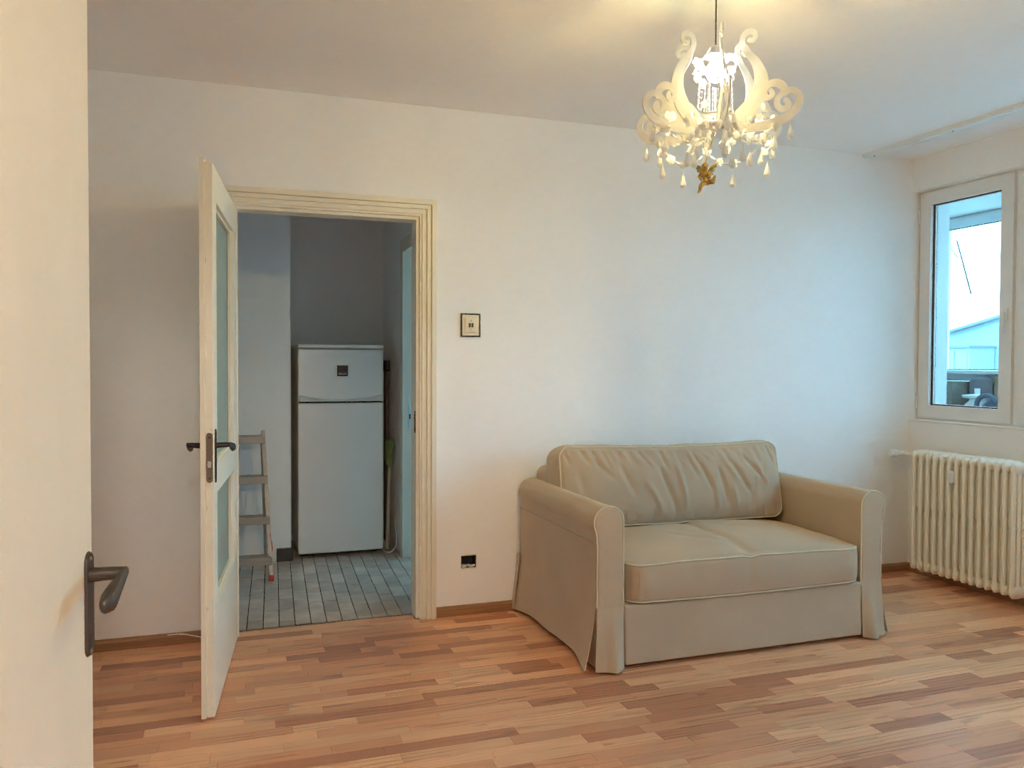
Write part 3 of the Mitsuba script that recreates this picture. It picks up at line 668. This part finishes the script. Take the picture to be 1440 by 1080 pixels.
SEAT_C = [(SX0 + 0.095, SY0 + 0.095), (SX1 - 0.075, SY0 + 0.085), (SX0 + 0.05, SY1 - 0.05), (SX1 - 0.05, SY1 - 0.05)]
def seat_line(z, n=200):
    L = unary_union([Point(*c).buffer(0.075 - 0.018 * 0.29 + 0.0012, quad_segs=16) for c in SEAT_C]).convex_hull.exterior
    return seat_disp(np.array([[*L.interpolate(t, normalized=True).coords[0], z] for t in np.arange(n) / n]))
sc_.vertices = seat_disp(sc_.vertices)
seat = put(so + '__seat_cushion', sc_, 'fabric', True)
put(seat + '__piping', tube(seat_line(0.428 - 0.018 * 0.29 + 0.0012), 0.0042, 8, closed=True), 'piping', True)
put(seat + '__piping', tube(seat_line(0.274 + 0.018 * 0.29 - 0.0012), 0.0040, 8, closed=True), 'piping', True)
from scipy.spatial import cKDTree
# back cushion: built upright about its own centre, then leaned back
CW, CH, CD, CRR, CRE = 1.262, 0.405, 0.175, 0.060, 0.022
def rounded_slab(w_, h_, d_, rc, re):
    """upright slab: outline w x h with corner radius rc, edge radius re"""
    pts = []
    for sx in (-1, 1):
        for sz in (-1, 1):
            for k in range(16):
                a = k * math.pi / 8
                for sy in (-1, 1): pts.append(((sx * (w_ / 2 - rc) + (rc - re) * math.cos(a), sy * (d_ / 2 - re), sz * (h_ / 2 - rc) + (rc - re) * math.sin(a)), re))
    return balls(pts, 16)
bc = refine(rounded_slab(CW, CH, CD, CRR, CRE), 0.0105)
lines = []
r_ = random.Random(3)
for k in range(40):                       # gathers running down from the top piping
    x_ = -0.60 + 1.2 * k / 39 + r_.uniform(-0.012, 0.012); L_ = r_.uniform(0.03, 0.12); sl = (0.25 - x_ * 0.1) * L_ + r_.uniform(-0.01, 0.02)
    lines.append((x_, 0.185, x_ + sl, 0.185 - L_, r_.uniform(0.006, 0.010), -r_.uniform(0.004, 0.009)))
for k in range(18):                       # and a few up from the bottom
    x_ = -0.58 + 1.16 * k / 17 + r_.uniform(-0.02, 0.02); L_ = r_.uniform(0.02, 0.07)
    lines.append((x_, -0.19, x_ + r_.uniform(-0.02, 0.02), -0.19 + L_, r_.uniform(0.006, 0.010), -r_.uniform(0.003, 0.006)))
for (xa, za, xb, zb, wd, am) in [(-0.34, 0.12, -0.25, -0.06, .014, -.008), (-0.12, 0.10, -0.02, -0.16, .013, -.012), (-0.02, 0.12, 0.03, -0.15, .012, .010), (0.10, 0.15, 0.20, -0.08, .013, -.012),
                                 (0.22, 0.08, 0.28, -0.13, .014, -.013), (0.30, 0.12, 0.42, -0.09, .013, -.013), (0.37, 0.15, 0.50, 0.0, .012, -.011), (0.30, -0.02, 0.33, -0.17, .012, .010), (-0.47, 0.14, -0.36, 0.02, .014, -.008),
                                 (0.46, 0.02, 0.40, -0.16, .014, -.010), (0.52, 0.10, 0.47, -0.10, .014, -.010), (-0.55, 0.10, -0.50, -0.12, .02, -.006), (0.18, 0.0, 0.22, -0.16, .011, .009), (-0.20, 0.02, -0.10, -0.15, .014, .007),
                                 (0.05, 0.16, 0.10, 0.02, .010, -.008), (0.24, 0.16, 0.33, 0.0, .010, .008), (0.44, 0.12, 0.53, -0.03, .011, .008)]:
    lines.append((xa, za, xb, zb, wd, am))
def back_disp(v):
    v = np.asarray(v, float).copy(); o = v.copy()
    ux = np.clip(np.abs(v[:, 0]) / (CW / 2), 0, 1); uz = np.clip(np.abs(v[:, 2]) / (CH / 2), 0, 1)
    frontm = np.clip(-v[:, 1] / 0.05, 0, 1)
    puff = (1 - ux ** 5) * (1 - uz ** 2.6)
    d = 0.062 * puff + crease_field(v[:, 0], v[:, 2], lines) * 1.25 * np.clip((1 - uz) * 12, 0, 1) + 0.012 * (meshkit.fbm(v * np.array([7, 7, 5]) + 5, 3) - 0.5)
    o[:, 1] -= frontm * d
    # the top droops a little between its ends, the boxing bulges
    o[:, 2] += -0.016 * np.sin(np.pi * np.clip(v[:, 0] / CW + 0.5, 0, 1)) * np.clip(v[:, 2] / 0.15, 0, 1) + 0.010 * (meshkit.fbm(v * np.array([9, 5, 5]) + 2, 3) - 0.5)
    boxing = np.clip(1 - (v[:, 1] / (CD / 2)) ** 2, 0, 1)
    o[:, 2] += 0.014 * boxing * np.clip((v[:, 2] - CH / 2 + 0.03) / 0.03, 0, 1)
    o[:, 0] += 0.012 * boxing * np.sign(v[:, 0]) * np.clip((np.abs(v[:, 0]) - CW / 2 + 0.03) / 0.03, 0, 1)
    return o
bc.vertices = back_disp(bc.vertices)
L_ = sbox(-CW / 2 + CRR, -CH / 2 + CRR, CW / 2 - CRR, CH / 2 - CRR).buffer(CRR - CRE * 0.29 + 0.0012, quad_segs=16).exterior
loop = back_disp(np.array([[q[0], -CD / 2 + CRE * 0.29 - 0.0012, q[1]] for q in (L_.interpolate(t, normalized=True).coords[0] for t in np.arange(300) / 300)]))
BM = trimesh.transformations.translation_matrix((2.168, -0.275, 0.662)) @ trimesh.transformations.rotation_matrix(math.radians(-11), (1, 0, 0)) @ trimesh.transformations.rotation_matrix(math.radians(0.4), (0, 1, 0))
bcu = put(so + '__back_cushion', xf(bc, BM), 'fabric', True)
put(bcu + '__piping', xf(tube(loop, 0.0040, 8, closed=True), BM), 'piping', True)

# ------------------------------------------------------------------ radiator
ra = 'radiator'
tag(ra, 'cream cast iron column radiator under the window', 'radiator')
NSEC, RY0, RDY, RX0, RX1, RZ0, RZ1 = 14, -0.190, 0.0500, 3.850, 3.995, 0.070, 0.780
def section():
    parts = []
    for k in range(4):                        # four columns front to back
        x_ = RX0 + 0.018 + k * (RX1 - RX0 - 0.036) / 3
        parts.append(m3.Manifold.batch_hull([m3.Manifold.sphere(0.0122, 18).scale((1.15, 1.0, 1.5)).translate((x_, 0, z_)) for z_ in (RZ0 + 0.02, RZ1 - 0.022)]))
    for z_ in (RZ0 + 0.034, RZ1 - 0.034):       # headers
        parts.append(m3.Manifold.batch_hull([m3.Manifold.sphere(0.0245, 16).scale((1, 0.86, 1.35)).translate((x_, 0, z_)) for x_ in (RX0 + 0.026, RX1 - 0.026)]))
    parts.append(m3.Manifold.batch_hull([m3.Manifold.sphere(0.010, 10).translate((x_, 0, 0.43)) for x_ in (RX0 + 0.02, RX1 - 0.02)]))
    return m3.Manifold.batch_boolean(parts, m3.OpType.Add)
sec = mikit.ply(section(), 'radiator_paint', 40)
nip = mikit.ply(tube([(3.9225, -0.026, RZ0 + 0.036), (3.9225, 0.026, RZ0 + 0.036)], 0.020, 14), 'radiator_paint', 40)
nip2 = mikit.ply(tube([(3.9225, -0.026, RZ1 - 0.036), (3.9225, 0.026, RZ1 - 0.036)], 0.020, 14), 'radiator_paint', 40)
for k in range(NSEC):
    yk = RY0 - 0.025 - k * RDY
    s_ = put(ra + '__section', sec, None, to=T().translate([0, yk, 0]))
    if k < NSEC - 1:
        put(s_ + '__nipple', nip, None, to=T().translate([0, yk - 0.025, 0])); put(s_ + '__nipple', nip2, None, to=T().translate([0, yk - 0.025, 0]))
put(ra + '__heat_meter', cat_([rb(3.832, 3.853, -0.520, -0.482, 0.622, 0.690, 0.004), rb(3.829, 3.833, -0.514, -0.488, 0.650, 0.680, 0.001)]), 'white_plastic', label='white heat meter clipped to the columns')
for yk in (RY0 - 0.05, RY0 - 0.65):
    put(ra + '__bracket', cat_([rb(3.90, 4.036, yk - 0.008, yk + 0.008, 0.055, 0.072, 0.003), rb(4.02, 4.0395, yk - 0.012, yk + 0.012, 0.04, 0.12, 0.003)]), 'radiator_paint')
put(ra + '__pipe', tube(spline([(3.92, RY0 + 0.005, RZ1 - 0.036), (3.92, -0.10, RZ1 - 0.036), (3.92, -0.075, RZ1 - 0.036)], 12), 0.011, 12), 'radiator_paint', 40)
va = put(ra + '__valve', cat_([tube([(3.92, -0.085, 0.744), (3.875, -0.085, 0.744)], 0.014, 14), rb(3.905, 3.935, -0.10, -0.070, 0.728, 0.760, 0.005)]), 'radiator_paint', 40)
prof = [(0, 0), (0.018, 0), (0.020, 0.01), (0.0245, 0.03), (0.024, 0.062), (0.020, 0.072), (0, 0.074)]
hd = lathe(prof, 24); hd.apply_transform(trimesh.transformations.rotation_matrix(-math.pi / 2, (0, 1, 0))); hd.apply_translation((3.878, -0.085, 0.744))
put(va + '__thermostat_head', hd, 'white_plastic', 35, label='white thermostat head')
put(va + '__pipe', tube([(3.92, -0.085, 0.744), (3.92, -0.0005, 0.744)], 0.011, 12), 'radiator_paint', 40)

# ------------------------------------------------------------------ light switch, open socket box, cables
sw = 'light_switch'
tag(sw, 'cream double light switch with a black rim on the back wall', 'light switch')
sx0, sx1, sz0, sz1 = 1.136, 1.238, 1.414, 1.532
put(sw + '__rim', ext_y(sbox(sx0, sz0, sx1, sz1).difference(sbox(sx0 + 0.006, sz0 + 0.006, sx1 - 0.006, sz1 - 0.006)), -0.010, -0.0002), 'black_plastic', label='black rim')
put(sw + '__plate', rb(sx0 + 0.0055, sx1 - 0.0055, -0.0085, -0.0002, sz0 + 0.0055, sz1 - 0.0055, 0.003), 'cream_plastic')
put(sw + '__cover', rb(sx0 + 0.020, sx1 - 0.018, -0.0145, -0.008, sz0 + 0.022, sz1 - 0.022, 0.003), 'cream_plastic')
cxs = (sx0 + sx1) / 2
for dx in (-0.0075, 0.0075): put(sw + '__rocker', rb(cxs + dx - 0.005, cxs + dx + 0.005, -0.0185, -0.014, 1.462, 1.483, 0.002), 'black_plastic', label='small black rocker')
for z in (1.494, 1.452): put(sw + '__screw', rb(cxs - 0.0025, cxs + 0.0025, -0.0162, -0.014, z - 0.0025, z + 0.0025, 0.001), 'brown_metal')
sk_ = 'open_socket_box'
tag(sk_, 'open wall box with no cover low beside the sofa', 'socket')
put(sk_ + '__box', cat_([bx(1.142, 1.222, 0.055, 0.060, 0.232, 0.305), bx(1.1425, 1.146, 0.004, 0.055, 0.2325, 0.3045), bx(1.218, 1.2215, 0.004, 0.055, 0.2325, 0.3045), bx(1.146, 1.218, 0.004, 0.055, 0.2325, 0.236), bx(1.146, 1.218, 0.004, 0.055, 0.301, 0.3045)]), 'dark_hole')
cr_ = []
for k in range(16):
    c = trimesh.creation.icosphere(1, 0.0045 + 0.004 * rng.random()); c.vertices *= 1 + 0.4 * (nrng.random((len(c.vertices), 1)) - 0.5)
    c.apply_translation((1.150 + 0.064 * rng.random(), 0.006 + 0.03 * rng.random(), 0.239 + 0.008 * rng.random())); cr_.append(c)
put(sk_ + '__plaster_crumbs', cat_(cr_), 'plaster', label='crumbs of white plaster', kind='stuff')
put(sk_ + '__broken_edge', bx(1.1425, 1.2215, -0.0008, 0.006, 0.2995, 0.3048), 'plaster')
put(sk_ + '__broken_edge', bx(1.1425, 1.2215, -0.0008, 0.006, 0.2322, 0.237), 'plaster')
put(sk_ + '__wire', tube(spline([(1.20, 0.054, 0.288), (1.195, 0.022, 0.28), (1.18, 0.018, 0.258), (1.165, 0.03, 0.256)], 20), 0.0016, 6), 'bronze', True)
put('thin_cable', tube(spline([(-0.24, -0.0185, 0.046), (-0.18, -0.022, 0.047), (-0.12, -0.05, 0.040), (-0.02, -0.10, 0.018), (0.01, -0.14, 0.004), (0.03, -0.20, 0.0035)], 40), 0.0028, 6), 'cable_white', True, label='thin white cable along the skirting behind the open door', cat='cable')

# ------------------------------------------------------------------ hall: fridge, ladder, broom
fr = 'refrigerator'
tag(fr, 'white two door refrigerator standing in the hall niche', 'refrigerator')
fx, fX, fy = 0.461, 1.022, 1.470
put(fr + '__cabinet', rb(fx + 0.004, fX - 0.004, fy + 0.062, 2.06, 0.03, 1.39, 0.008), 'fridge_white')
def fdoor(z0, z1):
    """slightly bowed door"""
    m = refine(balls([((x_, y_, z_), 0.010) for x_ in (fx + 0.011, fX - 0.011) for y_ in (fy + 0.014, fy + 0.048) for z_ in (z0 + 0.011, z1 - 0.011)], 16), 0.02)
    u = (m.vertices[:, 0] - (fx + fX) / 2) / 0.28
    m.vertices[:, 1] += np.where(m.vertices[:, 1] < fy + 0.03, -0.010 * (1 - u ** 2) + 0.006, 0); return m
put(fr + '__lower_door', fdoor(0.028, 1.0185), 'fridge_white', 50)
fd = put(fr + '__freezer_door', fdoor(1.0265, 1.372), 'fridge_white', 50)
put(fr + '__top', rb(fx, fX, fy - 0.002, 2.065, 1.376, 1.402, 0.006), 'fridge_white')
put(fr + '__door_gasket', cat_([bx(fx + 0.012, fX - 0.012, fy + 0.055, fy + 0.062, 0.04, 1.37)]), 'fridge_grey')
put(fr + '__gap', bx(fx + 0.01, fX - 0.01, fy + 0.020, fy + 0.056, 1.019, 1.026), 'dark_hole')
# curved grip along the bottom of the freezer door
xs = np.linspace(fx + 0.012, fX - 0.012, 40); u = (xs - (fx + fX) / 2) / 0.27
zt_ = 1.041 + 0.030 * np.abs(u) ** 2.2
sec_ = np.stack([np.stack([xs, np.full(40, y_), z_], 1) for y_, z_ in ((fy + 0.012, np.full(40, 1.0275)), (fy - 0.020, np.full(40, 1.0275)), (fy - 0.022, np.full(40, 1.0300)), (fy - 0.021, np.full(40, 1.0360)), (fy - 0.002, zt_), (fy + 0.012, zt_ + 0.001))], 1)
gv = sec_.reshape(-1, 3); gf = []
for i in range(39):
    for k in range(6):
        l = (k + 1) % 6; gf += [[i * 6 + k, (i + 1) * 6 + k, (i + 1) * 6 + l], [i * 6 + k, (i + 1) * 6 + l, i * 6 + l]]
for e in (0, 39): gf += [[e * 6, e * 6 + k, e * 6 + k + 1] for k in range(1, 5)]
gm = trimesh.Trimesh(gv, np.array(gf), process=False); trimesh.repair.fix_normals(gm)
put(fd + '__grip', gm, 'fridge_white', 30)
lg = put(fd + '__badge', rb(0.712, 0.782, fy - 0.0065, fy + 0.004, 1.193, 1.263, 0.002), 'logo_black', label='square black badge')
tx = meshkit.text_mesh('ZANUSSI', 0.0105, 0.0012, bold=True)
b_ = tx.bounds; tx.apply_translation((-(b_[0, 0] + b_[1, 0]) / 2, -(b_[0, 1] + b_[1, 1]) / 2, 0)); tx.apply_scale((min(1.0, 0.056 / (b_[1, 0] - b_[0, 0])),) * 2 + (1,))
tx.apply_transform(trimesh.transformations.rotation_matrix(math.pi / 2, (1, 0, 0))); tx.apply_translation((0.747, fy - 0.0064, 1.209))
put(lg + '__lettering', tx, 'logo_white')
for (x_, y_) in ((fx + 0.05, fy + 0.10), (fX - 0.05, fy + 0.10), (fx + 0.05, 2.0), (fX - 0.05, 2.0)):
    put(fr + '__foot', lathe([(0, 0), (0.018, 0), (0.018, 0.012), (0.008, 0.016), (0.008, 0.031), (0, 0.031)], 16, (x_, y_, 0.001)), 'black_plastic')
put(fr + '__plinth', bx(fx + 0.02, fX - 0.02, fy + 0.07, fy + 0.08, 0.012, 0.031), 'black_plastic')
put('power_cord', tube(spline([(1.04, 1.72, 0.10), (1.05, 1.60, 0.02), (1.035, 1.50, 0.005), (1.06, 1.47, 0.005), (1.10, 1.49, 0.03), (1.118, 1.52, 0.075), (1.122, 1.56, 0.12), (1.122, 1.62, 0.2)], 60), 0.004, 8), 'cable_white', True, label='white power cord on the tiles right of the refrigerator', cat='cable')

la = 'step_ladder'
tag(la, 'aluminium step ladder with red feet in the hall', 'step ladder')
LX0, LX1 = -0.16, 0.268
yb0, yt0, zt0 = 1.000, 1.235, 0.860
def ly(z): return yb0 + (yt0 - yb0) * z / zt0
def lx(z, s): return (LX1 if s > 0 else LX0) - s * 0.035 * z / zt0
for s in (-1, 1):
    rl = np.array([[lx(z, s), ly(z), z] for z in (0.03, zt0)])
    m = m3.Manifold.batch_hull([m3.Manifold.cube((0.022, 0.050, 0.006), True).translate(tuple(p_)) for p_ in rl])
    r_k = put(la + '__front_rail', tm(m), 'aluminium')
    put(r_k + '__foot', rb(lx(0, s) - 0.015, lx(0, s) + 0.015, ly(0) - 0.030, ly(0) + 0.030, 0.0015, 0.034, 0.005), 'red_plastic', label='red plastic foot')
    rr = np.array([[lx(0, s) - s * 0.012, 1.43, 0.03], [lx(zt0, s) - s * 0.006, yt0 + 0.03, zt0 - 0.03]])
    m = m3.Manifold.batch_hull([m3.Manifold.cube((0.016, 0.022, 0.006), True).translate(tuple(p_)) for p_ in rr])
    r_k = put(la + '__rear_leg', tm(m), 'aluminium')
    put(r_k + '__foot', rb(rr[0, 0] - 0.012, rr[0, 0] + 0.012, 1.408, 1.444, 0.0015, 0.036, 0.005), 'red_plastic', label='red plastic foot')
for zt in (0.140, 0.368, 0.600, 0.835):
    yc = ly(zt); x0_, x1_ = lx(zt, -1), lx(zt, 1)
    d0 = 0.105 if zt < 0.8 else 0.12
    ribs = [rb(x0_ - 0.004, x1_ + 0.004, yc - 0.065, yc - 0.065 + d0, zt - 0.006, zt, 0.002), rb(x0_ - 0.006, x1_ + 0.010, yc - 0.069, yc - 0.062, zt - 0.042, zt + 0.002, 0.002), rb(x0_, x1_, yc - 0.065 + d0 - 0.004, yc - 0.065 + d0, zt - 0.03, zt, 0.001)]
    ribs += [bx(x0_, x1_, yc - 0.058 + q * 0.013, yc - 0.054 + q * 0.013, zt, zt + 0.002) for q in range(7)]
    put(la + '__step', cat_(ribs), 'aluminium')
put(la + '__safety_cord', tube(spline([(0.262, 1.02, 0.27), (0.275, 1.10, 0.20), (0.285, 1.25, 0.12), (0.27, 1.38, 0.25)], 24), 0.003, 6), 'red_plastic', True, label='red safety cord')

br = 'broom'
tag(br, 'upturned broom with a green head beside the refrigerator', 'broom')
mat('broom_green', proc(lambda p, n, uv: mi.Color3f(0.20, 0.27, 0.10) * (0.6 + 0.8 * noise(p.x * 300, p.y * 300, p.z * 30))), 0.9)
mat('pale_wood', proc(lambda p, n, uv: mi.Color3f(0.50, 0.43, 0.30) * (0.8 + 0.4 * fbm(p.x * 60, p.y * 60, p.z * 6, 2))), 0.6)
put(br + '__handle', tube([(1.068, 1.60, 0.001), (1.095, 1.66, 0.60)], 0.0125, 12), 'pale_wood', 40)
bh = refine(balls([((1.090, 1.64, 0.58), 0.018), ((1.090, 1.69, 0.60), 0.018), ((1.098, 1.64, 0.72), 0.027), ((1.098, 1.70, 0.72), 0.027)], 20), 0.008)
bh.vertices += bh.vertex_normals * (0.010 * (meshkit.noise(bh.vertices * np.array([160, 160, 20])) - 0.5))[:, None]
put(br + '__head', bh, 'broom_green', True, label='green bristle head')
bw = 'wooden_board'
mat('dark_board', proc(lambda p, n, uv: mi.Color3f(0.14, 0.10, 0.07) * (0.7 + 0.6 * fbm(p.x * 50, p.y * 50, p.z * 5, 2))), 0.6)
tag(bw, 'narrow dark wooden board with a black cap leaning by the wall', 'board')
put(bw + '__plank', rb(1.104, 1.126, 1.84, 1.92, 0.001, 1.22, 0.004), 'dark_board')
put(bw + '__cap', rb(1.098, 1.129, 1.82, 1.935, 1.221, 1.30, 0.006), 'black_plastic', label='black cap')

# ------------------------------------------------------------------ chandelier
ch = 'chandelier'
tag(ch, 'white scrolled chandelier with flowers and drops hanging from the ceiling', 'chandelier')
CX, CY, CZ = 1.445, -1.795, 2.030
def stroke(pts, w, n=60):
    c = spline(pts, n); ww = np.interp(np.linspace(0, 1, n), np.linspace(0, 1, len(w)), w)
    return unary_union([LineString([c[i], c[i + 1]]).buffer((ww[i] + ww[i + 1]) / 2, quad_segs=6) for i in range(n - 1)])
rib = stroke([(.040, -.018), (.084, -.004), (.121, .032), (.143, .084), (.137, .134), (.114, .176), (.090, .208), (.084, .230), (.093, .250), (.112, .254), (.125, .241), (.119, .226), (.106, .228)],
             [.011, .017, .023, .026, .025, .022, .017, .013, .010, .009, .009, .008, .007], 90)
scA = stroke([(.030, -.014), (.080, -.032), (.140, -.036), (.200, -.028), (.244, -.004), (.258, .026), (.242, .052), (.213, .054), (.193, .036), (.196, .013), (.213, .004), (.225, .015), (.218, .029)],
             [.012, .012, .012, .013, .014, .014, .013, .011, .010, .009, .009, .009, .008], 90)
scB = stroke([(.216, .052), (.206, .074), (.182, .086), (.159, .076), (.154, .057), (.166, .045), (.178, .052), (.173, .065)], [.011, .012, .012, .011, .010, .009, .008, .007], 60)
fill = stroke([(.060, -.005), (.100, .030)], [.018, .016], 8)
plate = unary_union([rib, scA, scB, fill]).simplify(0.0004)
pm = ext(plate, 0.0045); v = pm.vertices.copy()
pm.vertices = np.stack([v[:, 0], v[:, 2] - 0.00225, v[:, 1]], 1)
pld = mikit.ply(pm, 'acrylic', 30)
A0 = math.degrees(math.atan2(-2.2, -1.45)) + 9       # one arm points roughly at the doorway of the camera
for k in range(6):
    put(ch + '__scroll_arm', pld, None, to=T().translate([CX, CY, CZ]).rotate([0, 0, 1], A0 + 60 * k))
def ring_(r0, r1, z0, z1): return lathe([(r0, z0), (r1, z0), (r1, z1), (r0, z1), (r0, z0)], 40, (CX, CY, CZ))
put(ch + '__lower_ring', cat_([ring_(0.012, 0.052, -0.016, -0.011), ring_(0.030, 0.062, 0.010, 0.0145)]), 'acrylic', 40)
put(ch + '__upper_ring', ring_(0.014, 0.036, 0.200, 0.2035), 'acrylic', 40)
put(ch + '__stem', tube([(CX, CY, CZ - 0.03), (CX, CY, CZ + 0.105)], 0.004, 10), 'acrylic', 40)
put(ch + '__socket', lathe([(0, 0.191), (0.013, 0.191), (0.0155, 0.196), (0.0155, 0.225), (0.006, 0.235), (0, 0.235)], 24, (CX, CY, CZ)), 'white_plastic', 40)
put(ch + '__cord', tube([(CX, CY, CZ + 0.234), (CX, CY, H - 0.03)], 0.0022, 8), 'brown_metal', 40, label='thin dark cord')
put(ch + '__canopy', lathe([(0, 0), (0.008, 0.0), (0.035, 0.018), (0.05, 0.04), (0, 0.04)], 30, (CX, CY, H - 0.0402)), 'white_plastic', 40)
bulb = trimesh.creation.icosphere(3, 0.030); bulb.vertices[:, 2] *= 1.15; bulb.apply_translation((CX, CY, CZ + 0.155))
bd = mikit.ply(bulb, 'white_plastic', True); bd['emitter'] = {'type': 'area', 'radiance': col(BULB)}
put(ch + '__bulb', bd, None, label='lit warm bulb')
def flower_mesh(r=0.010, n=5):
    pet = unary_union([aff.rotate(Point(r * 0.58, 0).buffer(r * 0.44, quad_segs=5), 360 / n * k, origin=(0, 0)) for k in range(n)] + [Point(0, 0).buffer(r * 0.4, quad_segs=4)]).simplify(r * 0.03)
    m = ext(pet, 0.0022); m.vertices[:, 2] += 18 * (m.vertices[:, 0] ** 2 + m.vertices[:, 1] ** 2); return m
fl = mikit.ply(flower_mesh(0.0128), 'petal', 30); flb = mikit.ply(flower_mesh(0.0165), 'petal', 30)
drop = mikit.ply(lathe([(0, -0.048), (0.006, -0.0465), (0.0102, -0.039), (0.0098, -0.032), (0.0055, -0.017), (0.0020, -0.004), (0, 0)], 12), 'petal', 25)
bead = mikit.ply(lathe([(0, -0.011), (0.0028, -0.009), (0.0035, 0), (0.0028, 0.009), (0, 0.011)], 8), 'acrylic', 25)
def pol(r, deg, z): a = math.radians(A0 + deg); return np.array([CX + r * math.cos(a), CY + r * math.sin(a), CZ + z])
r5 = random.Random(5)
def at(o, p, **k):
    return T().translate(list(map(float, p))).rotate([0, 0, 1], r5.uniform(0, 360)).rotate([1, 0, 0], r5.uniform(55, 110))
for k in range(6):
    a0 = 60 * k
    # garland from arm to arm
    p0, p1 = pol(0.185, a0, -0.045), pol(0.185, a0 + 60, -0.045)
    pts = []
    for i, t in enumerate(np.linspace(0, 1, 9)):
        p_ = p0 * (1 - t) + p1 * t; p_[2] -= 0.052 * 4 * t * (1 - t); pts.append(p_)
    put(ch + '__garland_wire', tube(spline(pts, 24), 0.0007, 5), 'acrylic')
    for i in range(9):
        if i % 2 == 0: put(ch + '__flower', fl if (i + k) % 3 else flb, None, to=at(0, pts[i]))
        else:
            d = pts[i + 1] - pts[i - 1]
            put(ch + '__bead', bead, None, to=T().look_at(origin=list(map(float, pts[i])), target=list(map(float, pts[i] + d)), up=[0, 0, 1]))
    # drops under each scroll and below each garland
    for (r_, dz, da) in ((0.232, -0.035, 0), (0.185, -0.058, 0), (0.16, -0.118, 30), (0.085, -0.075, 12)):
        p_ = pol(r_, a0 + da, dz)
        put(ch + '__teardrop', drop, None, to=T().translate(list(map(float, p_ - [0, 0, 0.008]))))
        put(ch + '__teardrop_hook', tube([p_ - [0, 0, 0.012], p_ + [0, 0, 0.016]], 0.0008, 5), 'acrylic')
    # inner clusters
    for (r_, da, z_) in ((0.10, 20, -0.02), (0.11, 42, -0.035), (0.075, 30, -0.055), (0.135, 14, -0.005), (0.155, 48, 0.01), (0.085, 8, -0.045), (0.12, 30, -0.06), (0.15, 26, -0.03), (0.17, 10, -0.012), (0.06, 50, -0.03)):
        put(ch + '__flower', flb if r5.random() < 0.5 else fl, None, to=at(0, pol(r_, a0 + da + r5.uniform(-8, 8), z_)))
    # flowers round the bulb
    for (r_, da, z_) in ((0.055, 30, 0.185), (0.060, 0, 0.165), (0.058, 30, 0.135)):
        put(ch + '__flower', flb, None, to=at(0, pol(r_, a0 + da, z_ + r5.uniform(-.01, .01))))
for k in range(12):
    p0 = pol(0.056, 30 * k, 0.008); p1 = pol(0.050, 30 * k, 0.125)
    put(ch + '__bead_strand', cat_([tube([p0, p1], 0.0008, 5)] + [trimesh.creation.icosphere(1, 0.0032).apply_translation(p0 * (1 - t) + p1 * t) for t in np.linspace(0.05, 0.95, 7)]), 'acrylic')

# gold cherub hanging below
gc = 'cherub_figurine'
tag(gc, 'small gold winged cherub hanging under the chandelier', 'figurine')
toc = np.array([-0.5457, -0.8380, 0.0])                                   # the side it faces: towards the rear doorway
rt = np.cross(toc, [0, 0, 1.0]) * -1.0
def cp(a, b, c): return np.array([CX, CY, 0]) + toc * 0.02 + rt * a + toc * c + np.array([0, 0, b])
def limb(pts): return [balls([(cp(*p0), r0), (cp(*p1), r1)], 16) for (p0, r0), (p1, r1) in zip(pts[:-1], pts[1:])]
bs = []
bs += limb([((-.030, 1.868, 0), .0085), ((-.024, 1.852, 0), .0115), ((-.022, 1.842, 0), .0105)])
bs += limb([((-.028, 1.886, .002), .0100), ((-.029, 1.879, .001), .0060), ((-.030, 1.868, 0), .0060)])
bs += [m3.Manifold.sphere(.0112, 20).translate(tuple(cp(-.028, 1.889, .003)))]
bs += limb([((-.027, 1.842, .002), .0085), ((-.040, 1.830, .014), .0068), ((-.044, 1.815, .004), .0048), ((-.048, 1.810, .008), .0036)])
bs += limb([((-.018, 1.842, .002), .0085), ((-.004, 1.838, .014), .0066), ((-.001, 1.852, .006), .0046), ((.002, 1.857, .010), .0035)])
bs += limb([((-.036, 1.868, .002), .0055), ((-.046, 1.858, .010), .0044), ((-.040, 1.846, .016), .0034)])
bs += limb([((-.023, 1.868, .002), .0055), ((-.012, 1.862, .012), .0044), ((-.018, 1.850, .017), .0034)])
body = refine(m3.Manifold.batch_boolean(bs, m3.OpType.Add), 0.003); body.merge_vertices(); trimesh.smoothing.filter_taubin(body, iterations=6)
put(gc + '__body', body, 'gold', True)
for s, (x1_, z1_) in enumerate(((.010, 1.903), (-.052, 1.902))):
    sgn = 1 if s == 0 else -1
    fe = []
    for q in range(5):
        tip = (-.026 + sgn * (.036 - .005 * q), 1.903 - .011 * q, -.014 - .003 * q)
        fe.append(balls([(cp(-.027 + sgn * .004, 1.868, -.008), .0042), (cp(*((np.array(tip) + np.array((-.027, 1.868, -.008))) / 2 + np.array((0, .004, 0)))), .0046), (cp(*tip), .0022)], 10))
    put(gc + '__wing', tm(m3.Manifold.batch_boolean(fe, m3.OpType.Add)), 'gold', 40)
put(gc + '__hanging_wire', tube([cp(-.028, 1.898, .003), np.array([CX, CY, CZ - 0.031])], 0.001, 6), 'gold')
